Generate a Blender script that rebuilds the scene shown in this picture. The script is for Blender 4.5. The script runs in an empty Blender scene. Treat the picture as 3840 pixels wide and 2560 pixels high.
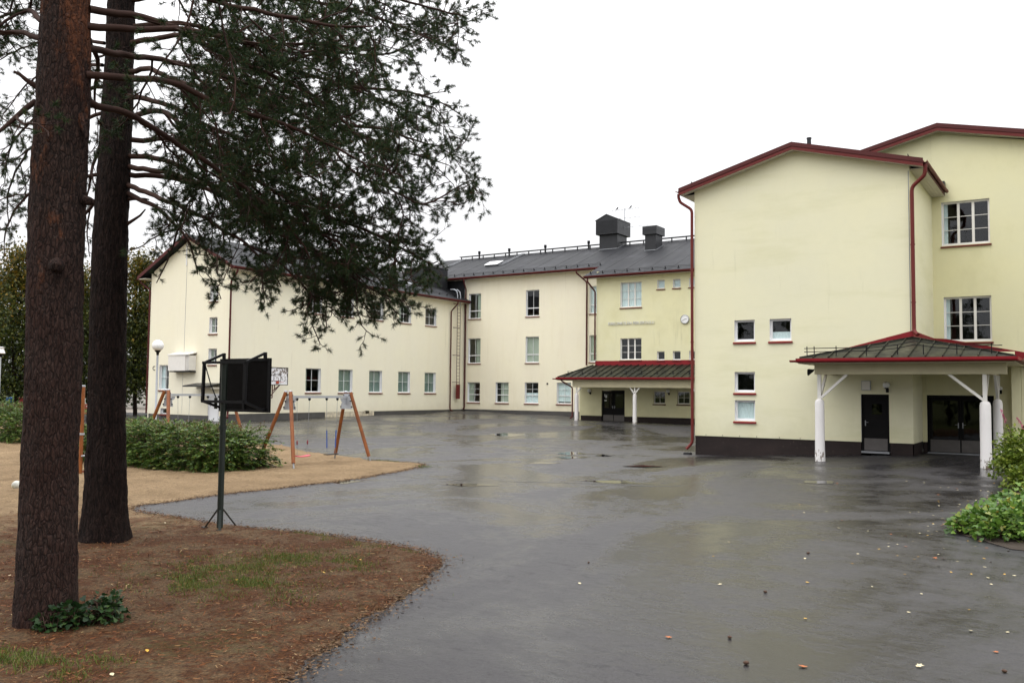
import bpy, bmesh, math, random
import numpy as np
from mathutils import Vector, Matrix, noise
from mathutils.geometry import delaunay_2d_cdt

# ------------------------------------------------------------------ camera, sky, sun, exposure
SC = bpy.context.scene
COL = SC.collection
R = math.radians

cam_d = bpy.data.cameras.new('camera')
cam_d.sensor_width = 36.0
cam_d.lens = 3300.0 / 3840.0 * 36.0
cam_d.clip_start = 0.1
cam_d.clip_end = 2000
cam = bpy.data.objects.new('camera', cam_d)
COL.objects.link(cam)
cam.matrix_world = (Matrix.Translation((0, 0, 2.7)) @ Matrix.Rotation(R(33.27), 4, 'Z')
                    @ Matrix.Rotation(R(90 + 3.18), 4, 'X') @ Matrix.Rotation(R(0.572), 4, 'Z'))
SC.camera = cam

SUN_EL, SUN_AZ = 52.0, 205.0      # high veiled sun behind the photographer
world = bpy.data.worlds.new('World')
SC.world = world
world.use_nodes = True
wn, wl = world.node_tree.nodes, world.node_tree.links
wn.clear()
w_out = wn.new('ShaderNodeOutputWorld')
w_bg = wn.new('ShaderNodeBackground')
w_sky = wn.new('ShaderNodeTexSky')
w_sky.sky_type = 'NISHITA'
w_sky.sun_disc = False
w_sky.sun_elevation = R(SUN_EL)
w_sky.sun_rotation = R(SUN_AZ)
w_sc = wn.new('ShaderNodeVectorMath'); w_sc.operation = 'SCALE'; w_sc.inputs['Scale'].default_value = 0.10
w_tc = wn.new('ShaderNodeTexCoord')
w_sep = wn.new('ShaderNodeSeparateXYZ')
w_ramp = wn.new('ShaderNodeMapRange')
w_ramp.inputs['From Min'].default_value = 0.0; w_ramp.inputs['From Max'].default_value = 1.0
w_ramp.inputs['To Min'].default_value = 0.95; w_ramp.inputs['To Max'].default_value = 3.5   # overcast: zenith several times the horizon
w_no = wn.new('ShaderNodeTexNoise'); w_no.inputs['Scale'].default_value = 2.2; w_no.inputs['Detail'].default_value = 4
w_nm = wn.new('ShaderNodeMapRange')
w_nm.inputs['From Min'].default_value = 0.3; w_nm.inputs['From Max'].default_value = 0.7; w_nm.inputs['To Min'].default_value = 0.955; w_nm.inputs['To Max'].default_value = 1.045
w_mul = wn.new('ShaderNodeMath'); w_mul.operation = 'MULTIPLY'
w_col = wn.new('ShaderNodeVectorMath'); w_col.operation = 'SCALE'
w_col.inputs[0].default_value = (0.985, 0.985, 1.0)
w_mix = wn.new('ShaderNodeMix'); w_mix.data_type = 'RGBA'; w_mix.inputs['Factor'].default_value = 0.97
wl.new(w_sky.outputs['Color'], w_sc.inputs[0])
wl.new(w_tc.outputs['Generated'], w_sep.inputs[0])
w_pow = wn.new('ShaderNodeMath'); w_pow.operation = 'POWER'; w_pow.inputs[1].default_value = 1.8; w_pow.use_clamp = True
wl.new(w_sep.outputs['Z'], w_pow.inputs[0]); wl.new(w_pow.outputs[0], w_ramp.inputs['Value'])
wl.new(w_tc.outputs['Generated'], w_no.inputs['Vector'])
wl.new(w_no.outputs['Fac'], w_nm.inputs['Value'])
wl.new(w_ramp.outputs['Result'], w_mul.inputs[0])
wl.new(w_nm.outputs['Result'], w_mul.inputs[1])
wl.new(w_mul.outputs[0], w_col.inputs['Scale'])
wl.new(w_sc.outputs[0], w_mix.inputs['A'])
wl.new(w_col.outputs[0], w_mix.inputs['B'])
wl.new(w_mix.outputs['Result'], w_bg.inputs['Color'])
w_bg.inputs['Strength'].default_value = 1.0
wl.new(w_bg.outputs[0], w_out.inputs['Surface'])

sun_d = bpy.data.lights.new('sun', 'SUN')
sun_d.energy = 0.5
sun_d.angle = R(35)
sun_d.color = (1.0, 0.965, 0.91)
sun = bpy.data.objects.new('sun', sun_d)
COL.objects.link(sun)
_az, _el = R(SUN_AZ), R(SUN_EL)
sun_dir = Vector((math.sin(_az) * math.cos(_el), math.cos(_az) * math.cos(_el), math.sin(_el)))
sun.rotation_euler = sun_dir.to_track_quat('Z', 'Y').to_euler()

SC.view_settings.view_transform = 'Standard'
SC.view_settings.look = 'None'
SC.view_settings.exposure = 0.14
SC.view_settings.gamma = 1.0
SC.view_settings.use_curve_mapping = False
SC.cycles.max_bounces = 6
SC.cycles.transparent_max_bounces = 12
SC.cycles.use_denoising = True
SC.cycles.denoising_prefilter = 'ACCURATE'

# ------------------------------------------------------------------ materials
MATS = {}
class NT:
    def __init__(s, name):
        s.m = bpy.data.materials.new(name); s.m.use_nodes = True
        s.n, s.l = s.m.node_tree.nodes, s.m.node_tree.links
        s.b = s.n['Principled BSDF']
        s._tc = None
        MATS[name] = s.m
    def tc(s, out='Object'):
        if s._tc is None: s._tc = s.n.new('ShaderNodeTexCoord')
        return s._tc.outputs[out]
    def geo(s, out):
        g = s.n.new('ShaderNodeNewGeometry'); return g.outputs[out]
    def mapping(s, vec, scale=(1, 1, 1), rot=(0, 0, 0), loc=(0, 0, 0)):
        m = s.n.new('ShaderNodeMapping'); s.l.new(vec, m.inputs['Vector'])
        m.inputs['Scale'].default_value = scale; m.inputs['Rotation'].default_value = rot; m.inputs['Location'].default_value = loc
        return m.outputs[0]
    def noise(s, scale, detail=4, rough=0.55, vec=None, dist=0.0):
        t = s.n.new('ShaderNodeTexNoise'); t.inputs['Scale'].default_value = scale
        t.inputs['Detail'].default_value = detail; t.inputs['Roughness'].default_value = rough; t.inputs['Distortion'].default_value = dist
        s.l.new(vec if vec is not None else s.tc(), t.inputs['Vector']); return t.outputs['Fac']
    def voro(s, scale, vec=None, feature='F1', out='Distance', rnd=1.0):
        t = s.n.new('ShaderNodeTexVoronoi'); t.feature = feature; t.inputs['Scale'].default_value = scale
        t.inputs['Randomness'].default_value = rnd
        s.l.new(vec if vec is not None else s.tc(), t.inputs['Vector']); return t.outputs[out]
    def rng(s, v, a, b, c=0.0, d=1.0, smooth=False):
        t = s.n.new('ShaderNodeMapRange'); s.l.new(v, t.inputs['Value'])
        if smooth: t.interpolation_type = 'SMOOTHSTEP'
        for k, q in zip(('From Min', 'From Max', 'To Min', 'To Max'), (a, b, c, d)): t.inputs[k].default_value = q
        return t.outputs['Result']
    def math(s, op, a, b=None, clamp=False):
        t = s.n.new('ShaderNodeMath'); t.operation = op; t.use_clamp = clamp
        for i, q in enumerate((a, b)):
            if q is None: continue
            if isinstance(q, (int, float)): t.inputs[i].default_value = q
            else: s.l.new(q, t.inputs[i])
        return t.outputs[0]
    def mix(s, f, a, b, mode='MIX'):
        t = s.n.new('ShaderNodeMix'); t.data_type = 'RGBA'; t.blend_type = mode
        for k, q in (('Factor', f), ('A', a), ('B', b)):
            if isinstance(q, (int, float)): t.inputs[k].default_value = q
            elif isinstance(q, tuple): t.inputs[k].default_value = q if len(q) == 4 else (*q, 1)
            else: s.l.new(q, t.inputs[k])
        return t.outputs['Result']
    def ramp(s, v, stops):
        t = s.n.new('ShaderNodeValToRGB'); s.l.new(v, t.inputs['Fac'])
        e = t.color_ramp.elements
        while len(e) < len(stops): e.new(0.5)
        for q, (p, c) in zip(e, stops): q.position = p; q.color = (*c, 1)
        return t.outputs['Color']
    def xyz(s, vec=None):
        t = s.n.new('ShaderNodeSeparateXYZ'); s.l.new(vec if vec is not None else s.tc(), t.inputs[0]); return t.outputs
    def bump(s, h, strength=0.3, dist=0.02):
        t = s.n.new('ShaderNodeBump'); t.inputs['Strength'].default_value = strength; t.inputs['Distance'].default_value = dist
        s.l.new(h, t.inputs['Height']); s.l.new(t.outputs[0], s.b.inputs['Normal']); return t
    def set(s, **k):
        names = dict(col='Base Color', rough='Roughness', metal='Metallic', spec='Specular IOR Level', trans='Transmission Weight', sub='Subsurface Weight', coat='Coat Weight', coatr='Coat Roughness')
        for q, v in k.items():
            i = s.b.inputs[names[q]]
            if isinstance(v, (int, float)): i.default_value = v
            elif isinstance(v, tuple): i.default_value = (*v, 1)
            else: s.l.new(v, i)
        return s.m

def plain(name, col, rough=0.6, metal=0.0, var=0.12, scale=6.0, bump=0.0, spec=0.5):
    t = NT(name)
    n = t.noise(scale, 5)
    d = tuple(c * (1 - var) for c in col); u = tuple(min(1, c * (1 + var)) for c in col)
    c = t.mix(n, d, u)
    if bump: t.bump(t.noise(scale * 12, 3), bump, 0.01)
    return t.set(col=c, rough=t.rng(t.noise(scale * 2.3, 3), 0.2, 0.8, max(0.02, rough - 0.08), min(1, rough + 0.1)), metal=metal, spec=spec)

def stucco(name, c1, c2, stain, stain_amt=0.5, sdir=(1.6, 1.6, 0.22)):
    t = NT(name)
    wp = t.geo('Position')
    big = t.noise(0.35, 5, 0.6, wp)
    streak = t.noise(1.0, 5, 0.65, t.mapping(wp, sdir))
    mid = t.noise(3.0, 4, 0.6, wp)
    c = t.mix(t.rng(big, 0.3, 0.7, 0, 1), c1, c2)
    c = t.mix(t.math('MULTIPLY', t.rng(streak, 0.5, 0.8, 0, 1), stain_amt), c, stain)
    c = t.mix(t.math('MULTIPLY', t.rng(mid, 0.35, 0.75, 0, 1), 0.16), c, tuple(q * 0.86 for q in c1))
    fine = t.noise(55.0, 3, 0.6, wp)
    c = t.mix(t.math('MULTIPLY', t.rng(fine, 0.4, 0.7), 0.10), c, tuple(q * 0.75 for q in c1))
    # splash-back grime low on the wall, with a ragged edge of its own
    z = t.xyz(wp)[2]
    g = t.math('ADD', z, t.rng(t.noise(0.9, 5, 0.7, wp), 0, 1, -1.1, 0.9))
    c = t.mix(t.math('MULTIPLY', t.rng(g, 0.6, 1.9, 1, 0, True), 0.28), c, tuple(q * 0.72 for q in stain))
    run = t.math('MULTIPLY', t.rng(t.noise(3.2, 5, 0.7, t.mapping(wp, (1.0, 1.0, 0.055))), 0.60, 0.72), t.rng(t.noise(0.4, 4, 0.6, wp), 0.45, 0.65))
    c = t.mix(t.math('MULTIPLY', run, 0.30), c, tuple(q * 0.62 for q in stain))
    t.bump(t.noise(90.0, 4, 0.7, wp), 0.28, 0.012)
    return t.set(col=c, rough=0.92, spec=0.2)

stucco('stucco_ivory', (0.86, 0.815, 0.635), (0.84, 0.795, 0.645), (0.76, 0.66, 0.47), 0.20)
stucco('stucco_cream', (0.86, 0.805, 0.62), (0.83, 0.77, 0.615), (0.68, 0.59, 0.38), 0.30)
stucco('stucco_yellow', (0.765, 0.725, 0.455), (0.725, 0.695, 0.47), (0.57, 0.535, 0.29), 0.45, (0.7, 0.7, 0.5))
stucco('stucco_pale', (0.80, 0.765, 0.535), (0.755, 0.73, 0.54), (0.60, 0.58, 0.33), 0.50, (0.30, 0.30, 1.5))

t = NT('plinth_dark'); wp = t.geo('Position')
c = t.mix(t.noise(0.9, 5, 0.6, t.mapping(wp, (1, 1, 2.2))), (0.014, 0.012, 0.012), (0.042, 0.030, 0.028))
c = t.mix(t.rng(t.noise(7, 5, 0.7, wp), 0.62, 0.8), c, (0.16, 0.13, 0.10))
t.bump(t.noise(40, 4, 0.7, wp), 0.4, 0.012); t.set(col=c, rough=0.8, spec=0.15)
t = NT('plinth_grey'); wp = t.geo('Position')
c = t.mix(t.noise(2, 5, 0.6, wp), (0.045, 0.043, 0.042), (0.10, 0.095, 0.09))
t.bump(t.noise(40, 4, 0.7, wp), 0.4, 0.012); t.set(col=c, rough=0.8)
t = NT('plaster_patch'); wp = t.geo('Position')
c = t.mix(t.rng(t.noise(3.5, 5, 0.7, wp), 0.4, 0.62), (0.42, 0.37, 0.29), (0.70, 0.62, 0.46))
c = t.mix(t.rng(t.noise(8, 4, 0.7, wp), 0.62, 0.72), c, (0.11, 0.09, 0.07))
t.bump(t.noise(12, 5, 0.7, wp), 0.8, 0.03); t.set(col=c, rough=0.9)

plain('red_trim', (0.13, 0.016, 0.013), 0.5, var=0.22, scale=3, spec=0.3)
plain('red_bright', (0.21, 0.008, 0.013), 0.5, var=0.2, scale=3, spec=0.3)
plain('red_dark', (0.075, 0.011, 0.010), 0.55, var=0.25, scale=2, spec=0.3)
plain('white_paint', (0.80, 0.80, 0.80), 0.45, var=0.05, scale=4)
plain('white_warm', (0.76, 0.735, 0.69), 0.5, var=0.07, scale=4)
plain('soffit', (0.60, 0.57, 0.49), 0.8, var=0.1, scale=4)
plain('beam_cream', (0.54, 0.49, 0.33), 0.8, var=0.12, scale=3)
plain('black_metal', (0.007, 0.007, 0.008), 0.6, var=0.3, spec=0.2)
plain('dark_metal', (0.017, 0.018, 0.021), 0.42, metal=0.2, var=0.2, scale=2)
plain('galvanised', (0.42, 0.44, 0.47), 0.5, metal=0.35, var=0.12, scale=5)
plain('steel', (0.30, 0.31, 0.33), 0.42, metal=0.6, var=0.2)
plain('kick_plate', (0.11, 0.10, 0.096), 0.5, metal=0.4, var=0.25, scale=5)
plain('door_dark', (0.006, 0.0055, 0.006), 0.6, var=0.3, spec=0.12)
plain('brown_metal', (0.085, 0.028, 0.026), 0.5, var=0.3)
plain('letter_grey', (0.66, 0.66, 0.62), 0.5, var=0.08)
plain('paper', (0.75, 0.76, 0.78), 0.7, var=0.04)
plain('curtain_green', (0.21, 0.255, 0.235), 0.9, var=0.12, scale=2)
plain('curtain_grey', (0.50, 0.50, 0.44), 0.9, var=0.15, scale=2)
plain('curtain_white', (0.80, 0.82, 0.88), 0.9, var=0.08, scale=2)
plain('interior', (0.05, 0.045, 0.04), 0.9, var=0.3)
plain('rubber', (0.012, 0.012, 0.013), 0.7, var=0.3)
plain('swing_pink', (0.62, 0.075, 0.12), 0.45, var=0.1)
plain('swing_blue', (0.03, 0.085, 0.33), 0.5, var=0.15)
plain('grip_red', (0.20, 0.018, 0.03), 0.5, var=0.2)
plain('hoop_green', (0.010, 0.017, 0.012), 0.42, var=0.35, scale=4)
plain('board_back', (0.005, 0.0042, 0.004), 0.7, var=0.5, scale=3, spec=0.08)
plain('rim_orange', (0.45, 0.06, 0.02), 0.5)
plain('bin_blue', (0.02, 0.10, 0.26), 0.5)
plain('bin_red', (0.22, 0.012, 0.018), 0.5)
plain('bird_black', (0.01, 0.01, 0.012), 0.7)
plain('globe_white', (0.86, 0.86, 0.86), 0.25, var=0.03)
plain('cone_brown', (0.07, 0.035, 0.02), 0.8, var=0.4, scale=30)
plain('stone', (0.05, 0.048, 0.046), 0.8, var=0.4, scale=30)

t = NT('wood_orange'); ob = t.tc()
g = t.noise(3.0, 5, 0.6, t.mapping(ob, (9, 9, 0.8)), 0.6)
c = t.mix(t.rng(g, 0.3, 0.7), (0.17, 0.046, 0.010), (0.31, 0.098, 0.018))
c = t.mix(t.rng(t.noise(2, 3), 0.5, 0.8), c, (0.10, 0.027, 0.008))
t.bump(g, 0.3, 0.006); t.set(col=c, rough=0.42)
t = NT('wood_red'); ob = t.tc()
t.set(col=t.mix(t.noise(4, 4), (0.15, 0.026, 0.012), (0.25, 0.052, 0.022)), rough=0.6)

# white-painted concrete columns, flaking towards the foot
t = NT('column_white'); wp = t.geo('Position'); z = t.xyz()[2]
fl = t.math('ADD', t.noise(9, 6, 0.7, t.mapping(wp, (1, 1, 0.45))), t.rng(z, 0.0, 1.0, 0.17, -0.02))
c = t.mix(t.rng(fl, 0.69, 0.72), t.mix(t.noise(3, 4, 0.6, wp), (0.74, 0.71, 0.69), (0.82, 0.80, 0.79)), (0.16, 0.115, 0.085))
t.bump(t.rng(fl, 0.69, 0.72, 1, 0), 0.4, 0.01); t.set(col=c, rough=0.55)

# roofing: dark rolled sheet with faint runs down the slope
t = NT('roof_dark'); wp = t.geo('Position'); q = t.xyz(wp)
runs = t.noise(1.4, 5, 0.65, t.mapping(wp, (1.3, 0.16, 0.16)))
c = t.mix(t.rng(runs, 0.3, 0.75), (0.009, 0.0095, 0.0115), (0.022, 0.023, 0.027))
c = t.mix(t.rng(t.noise(0.5, 5, 0.6, wp), 0.55, 0.8), c, (0.042, 0.042, 0.049))
t.bump(t.noise(30, 4, 0.6, wp), 0.15, 0.01); t.set(col=c, rough=t.rng(runs, 0.3, 0.7, 0.55, 0.72), spec=0.25)
t = NT('roof_seam'); wp = t.geo('Position')
c = t.mix(t.rng(t.noise(1.6, 5, 0.65, wp), 0.35, 0.7), (0.007, 0.008, 0.0055), (0.024, 0.024, 0.014))
c = t.mix(t.rng(t.noise(6, 5, 0.7, wp), 0.55, 0.8), c, (0.065, 0.068, 0.046))
t.set(col=c, rough=t.rng(t.noise(2.2, 4, 0.6, wp), 0.3, 0.7, 0.3, 0.6), metal=0.0, spec=0.3)

# glass
def glass(name, tint, refl=1.0, dark=0.75):
    m = bpy.data.materials.new(name); m.use_nodes = True; MATS[name] = m
    n, l = m.node_tree.nodes, m.node_tree.links; n.clear()
    o = n.new('ShaderNodeOutputMaterial'); mx = n.new('ShaderNodeMixShader'); tr = n.new('ShaderNodeBsdfTransparent'); gl = n.new('ShaderNodeBsdfGlossy')
    fr = n.new('ShaderNodeFresnel'); fr.inputs['IOR'].default_value = 1.6
    tcn = n.new('ShaderNodeTexCoord'); no = n.new('ShaderNodeTexNoise'); no.inputs['Scale'].default_value = 1.2; no.inputs['Detail'].default_value = 2
    bp = n.new('ShaderNodeBump'); bp.inputs['Strength'].default_value = 0.05; bp.inputs['Distance'].default_value = 0.05
    l.new(tcn.outputs['Object'], no.inputs['Vector']); l.new(no.outputs['Fac'], bp.inputs['Height'])
    l.new(bp.outputs[0], gl.inputs['Normal'])
    tr.inputs['Color'].default_value = (tint[0] * dark, tint[1] * dark, tint[2] * dark, 1)
    gl.inputs['Roughness'].default_value = 0.02; gl.inputs['Color'].default_value = (0.9 * refl, 0.92 * refl, 0.95 * refl, 1)
    ge = n.new('ShaderNodeNewGeometry'); iv = n.new('ShaderNodeMath'); iv.operation = 'SUBTRACT'; iv.inputs[0].default_value = 1.0; l.new(ge.outputs['Backfacing'], iv.inputs[1])
    fm = n.new('ShaderNodeMath'); fm.operation = 'MULTIPLY'; l.new(fr.outputs[0], fm.inputs[0]); l.new(iv.outputs[0], fm.inputs[1])   # the pane's inner face adds no second mirror
    l.new(fm.outputs[0], mx.inputs[0]); l.new(tr.outputs[0], mx.inputs[1]); l.new(gl.outputs[0], mx.inputs[2]); l.new(mx.outputs[0], o.inputs['Surface'])
glass('glass', (0.95, 1.0, 0.98), 1.0, 0.95)
glass('glass_dark', (0.3, 0.3, 0.3), 0.6, 0.5)

# bark
t = NT('bark_pine'); ob = t.tc(); z = t.xyz()[2]
wv = t.n.new('ShaderNodeVectorMath'); wv.operation = 'ADD'
nv = t.n.new('ShaderNodeTexNoise'); nv.inputs['Scale'].default_value = 7; nv.inputs['Detail'].default_value = 5; t.l.new(ob, nv.inputs['Vector'])
sv = t.n.new('ShaderNodeVectorMath'); sv.operation = 'SCALE'; sv.inputs['Scale'].default_value = 0.07; t.l.new(nv.outputs['Color'], sv.inputs[0])
t.l.new(ob, wv.inputs[0]); t.l.new(sv.outputs[0], wv.inputs[1])
warp = t.mapping(wv.outputs[0], (1, 1, 0.26))
plates = t.voro(26, warp, 'DISTANCE_TO_EDGE')
n1 = t.noise(5, 6, 0.65, warp); n2 = t.noise(26, 6, 0.75, t.mapping(wv.outputs[0], (1, 1, 0.42))); n3 = t.noise(1.4, 4, 0.6)
c = t.mix(t.rng(n2, 0.36, 0.68), (0.010, 0.0065, 0.0055), (0.088, 0.052, 0.042))
c = t.mix(t.rng(n3, 0.35, 0.7), c, t.mix(0.6, c, (0.040, 0.013, 0.008)))
c = t.mix(t.math('MULTIPLY', t.rng(plates, 0.0, 0.09, 1, 0), 0.8), c, (0.009, 0.006, 0.006))
flake = t.math('ADD', t.noise(2.1, 6, 0.72, t.mapping(ob, (1.3, 1.3, 0.6))), t.rng(z, 2.5, 7.0, -0.06, 0.12))
c = t.mix(t.math('MULTIPLY', t.rng(flake, 0.59, 0.68), t.rng(n2, 0.40, 0.58, 0.15, 1.0)), c, (0.165, 0.058, 0.026))
c = t.mix(t.math('MULTIPLY', t.rng(t.noise(48, 4, 0.65, t.mapping(ob, (1, 1, 0.45))), 0.58, 0.72), 0.4), c, (0.16, 0.12, 0.10))
h = t.math('ADD', t.math('MULTIPLY', t.rng(plates, 0, 0.16), 0.5), t.math('MULTIPLY', n2, 1.1))
t.bump(h, 1.0, 0.04); t.set(col=c, rough=0.9, spec=0.2)
t = NT('bark_dark'); ob = t.tc()
nv = t.n.new('ShaderNodeTexNoise'); nv.inputs['Scale'].default_value = 6; nv.inputs['Detail'].default_value = 5; t.l.new(ob, nv.inputs['Vector'])
sv = t.n.new('ShaderNodeVectorMath'); sv.operation = 'SCALE'; sv.inputs['Scale'].default_value = 0.12; t.l.new(nv.outputs['Color'], sv.inputs[0])
wv = t.n.new('ShaderNodeVectorMath'); wv.operation = 'ADD'; t.l.new(ob, wv.inputs[0]); t.l.new(sv.outputs[0], wv.inputs[1])
pl = t.voro(24, t.mapping(wv.outputs[0], (1, 1, 0.12)), 'DISTANCE_TO_EDGE'); n2 = t.noise(24, 6, 0.75, t.mapping(wv.outputs[0], (1, 1, 0.2)))
c = t.mix(t.rng(n2, 0.36, 0.7), (0.007, 0.0045, 0.004), (0.044, 0.026, 0.021))
c = t.mix(t.math('MULTIPLY', t.rng(pl, 0.0, 0.08, 1, 0), 0.6), c, (0.005, 0.004, 0.004))
t.bump(t.math('ADD', t.math('MULTIPLY', t.rng(pl, 0, 0.15), 0.6), n2), 1.0, 0.045); t.set(col=c, rough=0.92, spec=0.15)
t = NT('twig_bark')
t.set(col=t.mix(t.noise(4, 4, 0.6, t.geo('Position')), (0.018, 0.010, 0.008), (0.075, 0.036, 0.026)), rough=0.85, spec=0.25)

def leafmat(name, stops, rough=0.5, trans=0.25):
    t = NT(name)
    rp = t.geo('Random Per Island')
    c = t.ramp(rp, stops)
    t.set(col=c, rough=rough, spec=0.3)
    if trans:
        tl = t.n.new('ShaderNodeBsdfTranslucent'); t.l.new(c, tl.inputs['Color'])
        mx = t.n.new('ShaderNodeMixShader'); mx.inputs[0].default_value = trans
        o = t.n['Material Output']
        t.l.new(t.b.outputs[0], mx.inputs[1]); t.l.new(tl.outputs[0], mx.inputs[2]); t.l.new(mx.outputs[0], o.inputs['Surface'])
    return t.m
leafmat('needle_green', [(0.0, (0.010, 0.021, 0.006)), (0.5, (0.019, 0.042, 0.010)), (0.94, (0.048, 0.085, 0.018)), (0.965, (0.11, 0.05, 0.015)), (1.0, (0.15, 0.065, 0.02))], 0.65, 0.12)
leafmat('hedge_leaf', [(0.0, (0.026, 0.058, 0.012)), (0.5, (0.075, 0.135, 0.024)), (0.85, (0.145, 0.215, 0.042)), (0.94, (0.20, 0.20, 0.045)), (1.0, (0.15, 0.06, 0.03))], 0.45)
leafmat('hedge_top', [(0.0, (0.05, 0.06, 0.02)), (0.4, (0.11, 0.13, 0.035)), (0.7, (0.13, 0.06, 0.03)), (1.0, (0.07, 0.035, 0.022))], 0.5)
leafmat('shrub_olive', [(0.0, (0.06, 0.10, 0.012)), (0.6, (0.14, 0.20, 0.022)), (1.0, (0.24, 0.28, 0.04))], 0.45)
leafmat('ground_leaf', [(0.0, (0.045, 0.10, 0.018)), (0.45, (0.10, 0.20, 0.03)), (0.85, (0.19, 0.30, 0.05)), (0.97, (0.32, 0.36, 0.10)), (1.0, (0.5, 0.32, 0.05))], 0.35)
leafmat('weed_leaf', [(0.0, (0.010, 0.028, 0.009)), (0.7, (0.026, 0.062, 0.016)), (1.0, (0.07, 0.12, 0.035))], 0.4)
leafmat('birch_low', [(0.0, (0.016, 0.026, 0.006)), (0.6, (0.048, 0.066, 0.012)), (1.0, (0.115, 0.120, 0.018))], 0.55)
leafmat('birch_high', [(0.0, (0.035, 0.042, 0.008)), (0.5, (0.10, 0.095, 0.014)), (1.0, (0.25, 0.15, 0.018))], 0.55)
leafmat('far_leaf', [(0.0, (0.018, 0.030, 0.011)), (0.6, (0.036, 0.052, 0.018)), (1.0, (0.075, 0.085, 0.025))], 0.6)
leafmat('grass_blade', [(0.0, (0.042, 0.070, 0.010)), (0.5, (0.085, 0.130, 0.018)), (0.85, (0.15, 0.16, 0.03)), (1.0, (0.22, 0.17, 0.06))], 0.5)
leafmat('litter_bits', [(0.0, (0.022, 0.009, 0.004)), (0.4, (0.10, 0.032, 0.010)), (0.8, (0.21, 0.070, 0.020)), (0.96, (0.25, 0.13, 0.05)), (1.0, (0.42, 0.33, 0.16))], 0.7, 0)
leafmat('edge_bits', [(0.0, (0.03, 0.015, 0.008)), (0.5, (0.10, 0.055, 0.028)), (1.0, (0.22, 0.14, 0.075))], 0.85, 0)
leafmat('flower_pink', [(0.0, (0.45, 0.06, 0.16)), (1.0, (0.62, 0.16, 0.30))], 0.6)
plain('leaf_yellow', (0.60, 0.34, 0.04), 0.5, var=0.25, scale=20)
plain('leaf_pale', (0.60, 0.52, 0.32), 0.55, var=0.15, scale=20)
plain('leaf_rust', (0.36, 0.10, 0.02), 0.55, var=0.3, scale=20)

# ground surfaces
t = NT('asphalt'); wp = t.geo('Position')
agg = t.noise(95, 3, 0.75, wp); fine = t.noise(30, 5, 0.75, wp); mid = t.noise(6.0, 5, 0.7, t.mapping(wp, (0.6, 1.0, 1), (0, 0, R(33))))
wet = t.noise(0.20, 5, 0.6, t.mapping(wp, (1.0, 0.55, 1), (0, 0, R(-25))), 0.9)
wet2 = t.noise(1.1, 5, 0.65, t.mapping(wp, (0.6, 1.0, 1), (0, 0, R(33))))
w = t.math('ADD', t.math('MULTIPLY', wet, 0.66), t.math('ADD', t.math('MULTIPLY', wet2, 0.22), t.math('MULTIPLY', mid, 0.12)))
c = t.mix(t.rng(agg, 0.34, 0.68), (0.005, 0.0048, 0.0052), (0.070, 0.065, 0.070))
c = t.mix(t.rng(fine, 0.54, 0.70), c, (0.010, 0.010, 0.010))
c = t.mix(t.math('MULTIPLY', t.rng(t.voro(60, wp), 0.10, 0.02), t.rng(fine, 0.4, 0.6)), c, (0.17, 0.16, 0.155))
damp = t.rng(w, 0.43, 0.57, 0, 1, True)
c = t.mix(damp, c, t.mix(0.72, c, (0.006, 0.0058, 0.006)))
c = t.mix(t.math('MULTIPLY', t.rng(t.noise(0.5, 5, 0.7, wp), 0.56, 0.70), 0.35), c, (0.040, 0.035, 0.026))
pit = t.math('MULTIPLY', t.rng(t.noise(7.0, 7, 0.8, t.mapping(wp, (0.45, 1.0, 1), (0, 0, R(33)))), 0.52, 0.66), t.rng(t.noise(0.45, 4, 0.6, wp), 0.40, 0.62, 0.15, 1.0))
c = t.mix(t.math('MULTIPLY', pit, 0.75), c, (0.006, 0.006, 0.006))
ro = t.math('ADD', t.math('ADD', t.rng(damp, 0, 1, 0.44, 0.13), t.math('MULTIPLY', pit, 0.20)), t.math('MULTIPLY', t.rng(fine, 0.3, 0.7), 0.07))
t.bump(t.math('MULTIPLY', t.math('ADD', t.math('MULTIPLY', t.noise(14, 4, 0.7, wp), 1.1), t.math('ADD', t.math('MULTIPLY', agg, 0.5), fine)), t.rng(damp, 0, 1, 1.0, 0.22)), 0.8, 0.011)
t.set(col=c, rough=ro, spec=0.42)
t = NT('puddle_water'); wp = t.geo('Position')
t.bump(t.noise(3, 2, 0.5, wp), 0.02, 0.02); t.set(col=(0.010, 0.009, 0.008), rough=0.025, spec=0.5)
t = NT('tar_joint'); wp = t.geo('Position'); t.set(col=t.mix(t.noise(5, 4, 0.6, wp), (0.008, 0.008, 0.008), (0.03, 0.028, 0.027)), rough=0.35)

t = NT('forest_floor'); wp = t.geo('Position'); q = t.xyz(wp)
n_a = t.noise(55, 4, 0.75, t.mapping(wp, (1, 0.4, 1), (0, 0, R(20)))); n_b = t.noise(1.6, 5, 0.65, wp); n_c = t.noise(8, 5, 0.7, wp)
n_d = t.noise(170, 2, 0.7, wp)
need = t.mix(t.rng(n_a, 0.35, 0.68), (0.022, 0.0095, 0.0045), (0.155, 0.058, 0.018))
need = t.mix(t.rng(n_d, 0.62, 0.75), need, (0.22, 0.11, 0.045))
soil = t.mix(t.rng(n_a, 0.35, 0.7), (0.040, 0.025, 0.014), (0.235, 0.145, 0.072))
lit = t.mix(t.rng(t.math('ADD', t.math('MULTIPLY', n_b, 0.6), t.math('MULTIPLY', n_c, 0.4)), 0.46, 0.56), need, soil)
mossm = t.math('MULTIPLY', t.rng(t.noise(0.55, 5, 0.7, wp), 0.55, 0.66), t.rng(n_c, 0.4, 0.6))
lit = t.mix(t.math('MULTIPLY', mossm, 0.55), lit, (0.065, 0.075, 0.02))
sand = t.mix(t.rng(t.noise(0.8, 5, 0.65, wp), 0.3, 0.7), (0.21, 0.140, 0.072), (0.38, 0.268, 0.150))
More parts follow.
